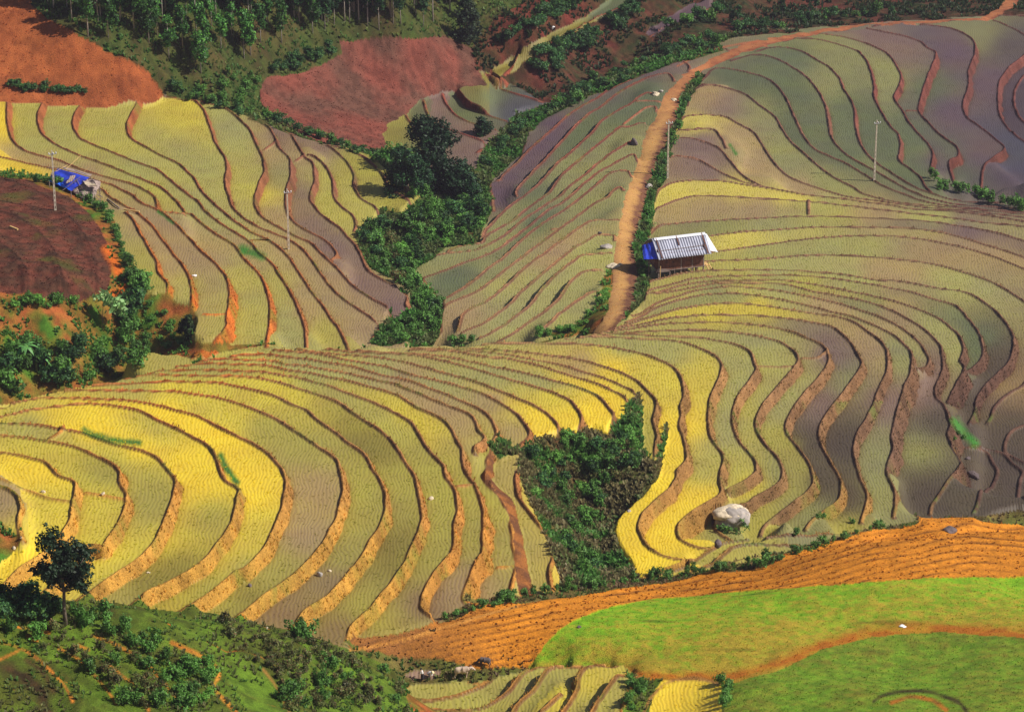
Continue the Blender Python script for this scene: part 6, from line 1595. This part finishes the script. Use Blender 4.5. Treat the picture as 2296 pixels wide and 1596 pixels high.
# hedge belts
def along(pts, n, seed, w):
    P = catmull(pts, 2.0); r = np.random.RandomState(seed); L_ = np.r_[0, np.cumsum(np.hypot(*np.diff(P, axis=0).T))]
    s_ = (np.arange(n) + r.rand(n) * 0.8) / n * L_[-1]
    return [(float(np.interp(q, L_, P[:, 0]) + r.normal() * w), float(np.interp(q, L_, P[:, 1]) + r.normal() * w * .5)) for q in s_]
place("shrub", SH_D, along([(22,190),(50,205),(90,208),(130,212),(160,213),(195,213)], 15, 8, 2), "dark bush in the short hedge on the red slope", "shrub", "hedge bushes on the red slope", 0.65, 0.95, 9)
place("shrub", SH_G[:3], along([(75,405),(120,415),(170,432),(205,458),(235,480),(255,520),(272,560),(292,610),(305,640)], 30, 10, 3), "green shrub in the strip edging the brown field", "shrub", "shrubs edging the brown field", 0.55, 1.0, 11)
place("shrub", SH_D + SH_G[:2], along([(290,600),(305,650),(300,690),(290,730),(300,775),(310,815)], 14, 12, 8), "dense green shrub in the belt running down from the brown field", "shrub", "shrubs running down the left slope", 1.0, 1.6, 13)
place("shrub", SH_D + SH_G, sample_poly([(-10,800),(60,770),(120,790),(200,800),(300,800),(330,825),(240,850),(140,868),(0,900)], 26, 14, 18), "leafy shrub in the thicket behind the crest at the left edge", "shrub", "thicket shrubs behind the left crest", 0.9, 1.7, 15)
place("shrub", SH_F, along([(30,690),(70,680),(110,690),(150,680),(170,690)], 9, 16, 6) + [(215,790),(235,800),(225,780)], "bright green low bush on the patchy red hillside", "shrub", "bright bushes on the patchy hillside", 0.7, 1.2, 17)
place("shrub", SH_G + SH_F[:1], sample_poly([(330,690),(420,720),(400,790),(330,800),(305,760)], 12, 18, 16), "small shrub on the green slope beside the thin dark tree", "shrub", "shrubs beside the thin dark tree", 0.5, 0.9, 19)
place("shrub", SH_D + SH_G[:2], along([(380,205),(430,218),(480,232),(520,248),(560,262)], 14, 20, 8) + along([(590,262),(650,285),(700,305),(760,325),(820,345),(850,365)], 20, 21, 4), "green shrub along the grassy top edge of the left hill terraces", "shrub", "shrubs along the top of the left hill terraces", 0.6, 1.1, 22)
place("shrub", SH_G + SH_T[:1], sample_poly([(480,180),(560,150),(590,190),(580,240),(520,235)], 12, 23, 15), "tall weedy shrub on the slope below the forest", "shrub", "weedy shrubs below the forest", 0.6, 1.1, 24)
place("shrub", SH_D, sample_poly([(600,165),(700,120),(770,100),(765,120),(690,155),(610,172)], 14, 25, 12), "dark low shrub on the rim of the red ploughed hollow", "shrub", "shrubs on the rim of the red hollow", 0.7, 1.1, 26)
place("shrub", SH_D, sample_poly([(1095,110),(1150,70),(1200,40),(1240,10),(1300,0),(1310,20),(1250,55),(1190,85),(1110,118)], 22, 27, 12), "dark shrub on the red bank above the long strip", "shrub", "shrubs on the bank above the long strip", 0.8, 1.5, 28)
place("shrub", SH_D, sample_poly([(1190,160),(1200,130),(1260,100),(1320,80),(1380,40),(1420,15),(1450,10),(1440,40),(1350,95),(1270,160),(1215,170)], 32, 29, 12), "dark shrub on the bank below the long strip", "shrub", "shrubs on the bank below the long strip", 0.8, 1.5, 30)
place("shrub", SH_D + SH_G[:1], along([(1500,60),(1560,50),(1620,40)], 7, 31, 8) + along([(1640,70),(1700,66),(1760,60),(1820,50),(1880,42),(1940,38),(2000,30)], 20, 32, 6), "dark shrub beside the top edge above the upper path", "shrub", "shrubs along the top edge", 0.7, 1.5, 33)
place("shrub", SH_G + SH_D[:1], along([(1448,650),(1440,615),(1450,560),(1455,500),(1462,450),(1480,400),(1500,340),(1518,290),(1545,215)], 30, 34, 3), "green shrub on the right verge of the dirt path", "shrub", "shrubs on the right verge of the path", 0.45, 0.85, 35)
place("shrub", SH_F + SH_G[:1], along([(1250,748),(1290,735),(1325,705),(1350,670),(1358,640)], 16, 36, 5), "low green shrub on the weedy corner left of the lower path", "shrub", "shrubs at the weedy corner by the lower path", 0.45, 0.8, 37)
place("shrub", SH_G[:2] + SH_F[:1], [(1018,772),(1036,770),(1055,768),(1208,757),(1225,752)], "small bright bush growing on the crest in front of the slanting terraces", "shrub", "small bushes on the crest", 0.6, 1.0, 38)
place("shrub", SH_G, sample_poly([(860,745),(900,725),(930,735),(925,770),(840,775)], 9, 39, 12), "green bush at the foot of the left hill above the crest", "shrub", "bushes at the foot of the left hill", 0.6, 1.1, 40)
place("shrub", SH_T + SH_G, along([(2080,400),(2110,425),(2150,432),(2200,445),(2240,462),(2296,470)], 17, 41, 4), "dark green bush in the hedge at the right edge below the red banks", "shrub", "hedge bushes at the right edge", 0.8, 1.3, 42)
place("shrub", SH_G[:3] + SH_T, along([(1000,1388),(1060,1368),(1120,1355),(1150,1340),(1240,1330),(1330,1318),(1420,1308),(1500,1298),(1560,1290),(1610,1280),(1700,1272),(1790,1240),(1850,1225),(1900,1205),(1990,1180)], 52, 43, 3), "green shrub in the line along the top of the orange furrowed earth", "shrub", "shrubs lining the furrowed earth", 0.35, 0.8, 44)
place("shrub", SH_T + SH_G[:1], [(1130,1350),(1140,1352),(1710,1275),(1715,1272)], "tallest bush in the line along the furrowed earth", "shrub", "taller bushes in the furrow line", 0.8, 1.1, 45)
NH1 = [(0,1352),(60,1352),(110,1360),(130,1385),(100,1400),(0,1400)]
place("shrub", SH_D, sample_poly(NH1, 11, 46, 20), "black green bush left of the lone dark tree", "shrub", "dark bushes left of the lone tree", 0.8, 1.3, 47)
place("shrub", SH_G[:2] + SH_T, sample_poly([(160,1385),(240,1385),(290,1420),(330,1440),(420,1470),(430,1500),(380,1500),(300,1450),(180,1410)], 16, 48, 18), "green shrub in the row right of the lone dark tree", "shrub", "shrubs right of the lone tree", 0.6, 1.05, 49)
place("shrub", SH_G + SH_O, sample_poly([(20,1410),(140,1420),(300,1470),(420,1560),(440,1596),(300,1596),(150,1480),(20,1440)], 26, 50, 26), "green shrub scattered on the stepped ground at the lower left", "shrub", "shrubs scattered on the stepped ground", 0.45, 0.9, 51)
place("shrub", SH_O + SH_G[:1], sample_poly([(480,1392),(650,1422),(760,1455),(860,1510),(905,1560),(925,1600),(660,1600),(620,1530),(560,1470),(520,1440),(480,1410)], 70, 52, 17), "scrubby olive brown bush on the near hill side", "shrub", "scrubby bushes on the right part of the near hill", 0.5, 0.95, 53)
place("shrub", SH_T + SH_G[:1], [(675,1428),(684,1430),(668,1432)], "taller fresh green bush on the rim of the near hill", "shrub", "taller bushes on the near hill rim", 0.8, 1.1, 54)
place("shrub", SH_F + SH_G[:2], sample_poly([(395,1500),(470,1490),(480,1560),(430,1596),(400,1560)], 10, 55, 18), "leafy green bush left of the orange track on the near hill", "shrub", "bushes left of the orange track", 0.6, 1.0, 56)
place("shrub", SH_G + SH_F, along([(1628,1530),(1632,1560),(1625,1590)], 6, 57, 4), "green bush on the corner above the small yellow field at the bottom", "shrub", "bushes above the small yellow field", 0.5, 0.8, 58)
place("shrub", SH_G, sample_poly([(1410,1520),(1440,1530),(1450,1570),(1430,1596),(1405,1596)], 8, 59, 12), "green bush between the bottom terraces and the small yellow field", "shrub", "bushes left of the small yellow field", 0.4, 0.7, 60)
place("shrub", SH_G[:2], [(1845,1160),(1835,1163),(2150,975),(2140,985),(2160,985),(1785,1200),(1910,1172)], "small green plant beside the right hand terrace banks", "shrub", "small plants on the right hand banks", 0.3, 0.55, 61)

SHRUBS.sort(key=lambda t: -t[0])
for q, me_, p_, a_, s_, z_, lab_, grp_ in SHRUBS[:290]:
    o = link("shrub", me_, None, p_); o.rotation_euler = (0, 0, a_); o.scale = (s_, s_, s_ * z_)
    props(o, lab_, "shrub", grp_)
def merged_shrubs(rest):
    VV = []; CC = []; cache = {}
    for q, me_, p_, a_, s_, z_, lab_, grp_ in rest:
        if me_.name not in cache:
            a = np.empty(len(me_.vertices) * 3, np.float32); me_.vertices.foreach_get("co", a)
            c = np.empty(len(me_.vertices) * 4, np.float32); me_.color_attributes["Col"].data.foreach_get("color", c)
            cache[me_.name] = (a.reshape(-1, 3), c.reshape(-1, 4)[:, :3])
        a, c = cache[me_.name]
        ca, sa = math.cos(a_), math.sin(a_)
        X = np.stack([(a[:, 0] * ca - a[:, 1] * sa) * s_ + p_.x, (a[:, 0] * sa + a[:, 1] * ca) * s_ + p_.y, a[:, 2] * s_ * z_ + p_.z], -1)
        VV.append(X); CC.append(c * random.uniform(0.75, 1.3))
    VV = np.concatenate(VV); CC = np.concatenate(CC)
    o = link("small_shrubs", mesh_np("small_shrubs", VV, np.arange(len(VV)).reshape(-1, 4), M_LEAF, CC))
    props(o, "the many smaller green shrubs along verges, hedges and banks", "shrubs", kind="stuff")
merged_shrubs(SHRUBS[290:])
# forest trees
def tree_meshes(seed, h, col):
    r = random.Random(seed); bl = []
    for i in range(11):
        t = r.uniform(0.42, 1.0); a = r.uniform(0, 6.28); q = h * 0.19 * r.uniform(0.1, 1) * (1.25 - t * 0.7)
        s_ = h * r.uniform(0.09, 0.15)
        bl.append((q * math.cos(a), q * math.sin(a), h * t, s_, s_, s_ * 1.1))
    V_, Q, Cc = leaves(bl, 1500, 0.29, col, seed, tip=(col[0] * 2.2, col[1] * 2.0, col[2] * 1.2), var=0.5, shell=0.5)
    cm = mesh_np("crown", V_, Q, M_LEAF, Cc)
    b = MB().tube([(0, 0, -0.3), (r.uniform(-.1, .1), 0, h * 0.5), (r.uniform(-.2, .2), 0, h * 0.95)], [0.13, 0.09, 0.03], 7)
    for x, y, z, s_, _, _ in bl[:6]:
        b.tube([(0, 0, z * 0.8), (x, y, z)], [0.04, 0.015], 5)
    return cm, b.mesh("trunk", M_BARKP, True)
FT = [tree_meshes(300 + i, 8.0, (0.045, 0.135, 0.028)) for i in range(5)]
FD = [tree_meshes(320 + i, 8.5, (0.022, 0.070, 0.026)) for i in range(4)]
front_f = [(197,85),(242,85),(335,100),(378,132),(450,168),(495,116),(563,128),(548,136),(352,84),(365,50),(300,66),(440,80),(410,110),(520,84),(585,95),(270,50),(225,45),(160,42),(475,60),(600,60)]
place("forest_tree", [a for a, b in FT], front_f, "slender green tree with a bare pale stem at the front of the forest", "tree", "front trees of the forest", 0.75, 1.15, 70, [b for a, b in FT])
place("forest_tree", [a for a, b in FT + FD], sample_poly([(90,10),(140,30),(250,60),(420,70),(600,60),(640,30),(640,-60),(60,-60)], 60, 71, 17), "tree in the crowded forest along the upper left edge", "tree", "crowded forest trees at the upper left", 0.85, 1.2, 72, [b for a, b in FT + FD])
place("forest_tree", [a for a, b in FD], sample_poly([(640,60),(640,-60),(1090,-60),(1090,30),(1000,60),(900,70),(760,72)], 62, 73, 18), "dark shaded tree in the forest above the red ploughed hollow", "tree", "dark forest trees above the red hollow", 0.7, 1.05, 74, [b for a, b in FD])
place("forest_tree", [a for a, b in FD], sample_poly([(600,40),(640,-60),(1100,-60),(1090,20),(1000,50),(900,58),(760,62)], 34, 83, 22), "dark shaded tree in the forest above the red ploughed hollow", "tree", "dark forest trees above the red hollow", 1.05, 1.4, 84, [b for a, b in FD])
place("forest_tree", [a for a, b in FT], [(632,98),(700,80),(460,142)], "thin tall tree standing apart at the forest edge", "tree", "thin trees at the forest edge", 0.8, 1.0, 75, [b for a, b in FT])
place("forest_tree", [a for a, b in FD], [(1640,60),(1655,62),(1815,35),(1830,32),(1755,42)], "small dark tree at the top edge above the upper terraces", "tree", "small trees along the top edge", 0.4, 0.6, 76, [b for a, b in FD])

# ------------------------------------------------------------------ undergrowth, grass and rice seedlings (uncountable)
def tufts(name, mask, dens, hgt, wid, col, lab, cat, seed, blades=5, lean=1.0, colfn=None):
    r = np.random.RandomState(seed)
    idx = np.nonzero(mask.ravel())[0]
    if len(idx) == 0: return
    n = int(min(dens * len(idx), 60000))
    pk = idx[r.randint(0, len(idx), n)]
    P = np.stack([GX.ravel()[pk], GY.ravel()[pk], Z.ravel()[pk]], -1).astype(float)
    P[:, 0] += r.uniform(-.1, .1, n); P[:, 1] += r.uniform(-.15, .15, n)
    sc = r.uniform(0.5, 1.5, n)
    VV = []; CC = []
    for b in range(blades):
        a = r.uniform(0, 2 * np.pi, n); tl = r.uniform(0.1, 0.8, n) * lean
        dx = np.cos(a); dy = np.sin(a)
        h = hgt * sc * r.uniform(0.6, 1.2, n); w = wid * sc
        base1 = P + np.stack([-dy * w / 2, dx * w / 2, -0.05 + 0 * w], -1)
        base2 = P + np.stack([dy * w / 2, -dx * w / 2, -0.05 + 0 * w], -1)
        tp1 = P + np.stack([dx * tl * h - dy * w * .35, dy * tl * h + dx * w * .35, h], -1)
        tp2 = P + np.stack([dx * tl * h + dy * w * .35, dy * tl * h - dx * w * .35, h * .9], -1)
        VV.append(np.stack([base1, base2, tp2, tp1], 1)); 
        c = (np.array(col)[None] if colfn is None else colfn(pk, r)) * r.uniform(0.65, 1.4, n)[:, None]
        CC.append(np.repeat(c[:, None], 4, 1))
    VV = np.concatenate(VV).reshape(-1, 3); CC = np.concatenate(CC).reshape(-1, 3)
    me = mesh_np(name, VV, np.arange(len(VV)).reshape(-1, 4), M_BLADE, CC)
    o = link(name, me); props(o, lab, cat, kind="stuff")
pat = fbm(GX, GY, 4.5, 777, 3)
def mix2(a, b):
    def f(pk, r):
        t = np.clip(pat.ravel()[pk] * 5 + 0.5 + r.normal(size=len(pk)) * 0.25, 0, 1)[:, None]
        return np.array(a)[None] * (1 - t) + np.array(b)[None] * t
    return f
gcol = lambda pk, r: CF[pk] * 1.15
tufts("undergrowth", m_(GULLY) & VIS, 0.20, 0.6, 0.28, GREEN, "tangled green undergrowth covering the gully and path verges", "undergrowth", 1, 6, colfn=mix2((0.07, 0.20, 0.035), (0.12, 0.15, 0.05)))
tufts("undergrowth", m_(NOTCH) & VIS & (n1 > -0.3), 0.26, 0.5, 0.24, GREEN, "green and brown undergrowth covering the ravine", "undergrowth", 2, 6, colfn=mix2((0.09, 0.22, 0.045), (0.20, 0.17, 0.08)))
tufts("undergrowth", m_(SCRUBSIDE) & VIS & (pat > 0.0), 0.14, 0.4, 0.22, FRESH, "patchy weeds on the red hillside at left", "weeds", 3, 5, colfn=mix2((0.08, 0.20, 0.04), (0.12, 0.28, 0.05)))
tufts("undergrowth", m_(FOREST) & VIS, 0.10, 0.5, 0.26, GREEN, "grass and saplings under the forest trees", "undergrowth", 4, 5, colfn=mix2((0.07, 0.15, 0.035), (0.13, 0.17, 0.045)))
tufts("undergrowth", (m_(FARSIDE) | m_(BANK)) & VIS & (pat > -0.02) & (V < 600), 0.16, 0.6, 0.28, DARKG, "dark weeds on the shaded red banks at the top", "weeds", 5, 5, colfn=mix2((0.04, 0.09, 0.045), (0.07, 0.12, 0.04)))
tufts("grass", m_(SHRUBHILL) & VIS & (pat > -0.10), 0.07, 0.30, 0.14, FRESH, "short grass and weeds on the near hill", "grass", 6, 5, colfn=mix2((0.10, 0.22, 0.04), (0.16, 0.16, 0.06)))
tufts("grass", m_(FLOOR) & VIS, 0.14, 0.28, 0.14, OLIVE, "rough grass on the stream banks beside the furrowed earth", "grass", 8, 5, colfn=mix2((0.10, 0.18, 0.04), (0.22, 0.15, 0.08)))
tufts("grass", (bankmask > 0.5) & VIS & (GY < 500), 0.30, 0.22, 0.07, (0.3, 0.2, 0.06), "dry grass on the terrace banks", "grass", 9, 3, colfn=lambda pk, r: CF[pk] * np.where(r.rand(len(pk), 1) < 0.35, np.array([[0.8, 1.25, 0.8]]), np.array([[1.2, 1.2, 1.1]])))
tufts("grass", m_(FURROW) & VIS & (pat > 0.14) & (U < 1300), 0.06, 0.3, 0.16, OLIVE, "weeds on the orange furrowed earth", "grass", 10, 4, colfn=mix2((0.08, 0.16, 0.04), (0.2, 0.14, 0.06)))
tufts("clods", m_(FURROW) & VIS, 0.05, 0.10, 0.20, (0.3, 0.14, 0.04), "loose earth clods on the furrowed slope", "clods", 11, 3, colfn=lambda pk, r: CF[pk] * 1.1)
tufts("grass", (m_(MEADOW) | m_(MEADOW2)) & VIS, 0.10, 0.05, 0.10, FRESH, "short turf on the grass slopes at the lower right", "grass", 7, 4, 2.5, colfn=lambda pk, r: CF[pk] * np.where(r.rand(len(pk), 1) < 0.5, np.array([[0.9, 1.25, 0.8]]), np.array([[1.25, 1.05, 1.0]])))
tufts("clods", (m_(REDSLOPE) | m_(REDPLOUGH) | m_(BROWN)) & VIS, 0.10, 0.10, 0.14, FRESH, "loose clods and stubble on the bare red and brown fields", "clods", 17, 3, 1.5, colfn=lambda pk, r: CF[pk] * np.array([[1.25, 1.2, 1.2]]))
tufts("clods", m_(PATH) & VIS, 0.05, 0.08, 0.12, FRESH, "loose stones on the dirt path", "stones", 18, 3, 1.5, colfn=lambda pk, r: CF[pk] * 1.3)
# rice seedlings in rows running down the valley
def seedlings():
    r = np.random.RandomState(12)
    xs = np.arange(-150, 150, 0.50); ys = np.arange(250, 640, 0.42)
    X, Y = np.meshgrid(xs, ys)
    X = X + 0.5 * fbm(X + 400, Y, 9.0, 888, 2) * 3 + r.uniform(-.3, .3, X.shape)
    Y = Y + r.uniform(-.4, .4, X.shape)
    R_ = np.hypot(X, Y); A_ = np.arctan2(X, Y)
    ok = (np.abs(A_) < 0.180) & (R_ < 700)
    X = X[ok]; Y = Y[ok]; R_ = R_[ok]; A_ = A_[ok]
    k = np.clip(np.searchsorted(RR, R_), 0, NR - 1); c = np.clip(((A_ + 0.190) / 0.380 * (NA - 1)).round().astype(int), 0, NA - 1)
    good = (rice[k, c] > 0.5) & VIS[k, c] & (D2[k, c] > 0.6) & (dd[k, c] > 0.5)
    lum = RC[k, c].sum(1)
    yel = np.clip((RC[k, c][:, 1] - 1.0 * RC[k, c][:, 2]) * 3.2, 0.15, 1.0)
    good &= r.rand(len(X)) < 0.10 + 0.26 * yel
    X = X[good]; Y = Y[good]; k = k[good]; c = c[good]; yel = yel[good]
    P = np.stack([X, Y, Z[k, c]], -1); n = len(P)
    base = RC[k, c]
    tint = np.array([[1.12, 1.22, 0.62]]) * yel[:, None] + np.array([[1.0, 1.12, 0.85]]) * (1 - yel[:, None])
    col = base * tint * (1.35 + 0.4 * r.rand(n))[:, None]
    VV = []; CC = []
    for b in range(2):
        a = r.uniform(0, 2 * np.pi, n); h = r.uniform(0.03, 0.07, n); w = r.uniform(0.08, 0.15, n) * (0.7 + 0.6 * yel)
        d = np.stack([np.cos(a), np.sin(a), 0 * a], -1); e = np.stack([-np.sin(a), np.cos(a), 0 * a], -1)
        t = d * (h * r.uniform(1.5, 4.0, n))[:, None]
        up = np.stack([0 * a, 0 * a, h], -1); t_ = 0
        VV.append(np.stack([P - e * w[:, None] * .35, P + e * w[:, None] * .35, P + up + t + e * w[:, None] * .6, P + up + t - e * w[:, None] * .6], 1))
        CC.append(np.repeat(col[:, None], 4, 1))
    VV = np.concatenate(VV).reshape(-1, 3); CC = np.concatenate(CC).reshape(-1, 3)
    print("seedlings", n)
    me = mesh_np("rice_seedlings", VV, np.arange(len(VV)).reshape(-1, 4), M_BLADE, CC)
    o = link("rice_seedlings", me); props(o, "young yellow green rice seedlings planted in rows on the flooded terraces", "rice", kind="stuff")
seedlings()

# ------------------------------------------------------------------ valley haze
import bmesh
hm = bpy.data.meshes.new("haze"); hb_ = bmesh.new(); bmesh.ops.create_cube(hb_, size=1); hb_.to_mesh(hm); hb_.free()
hz = link("haze", hm); hz.location = (0, 400, 55); hz.scale = (8000, 8400, 450)
mt = bpy.data.materials.new("haze"); mt.use_nodes = True
nt = mt.node_tree; nt.nodes.clear()
pv_ = nt.nodes.new("ShaderNodeVolumePrincipled"); oo = nt.nodes.new("ShaderNodeOutputMaterial")
pv_.inputs["Color"].default_value = (0.80, 0.72, 0.92, 1); pv_.inputs["Density"].default_value = 0.0001; pv_.inputs["Anisotropy"].default_value = 0.3
nt.links.new(pv_.outputs[0], oo.inputs["Volume"]); hm.materials.append(mt)
props(hz, "thin mauve haze over the valley", "haze", kind="stuff")
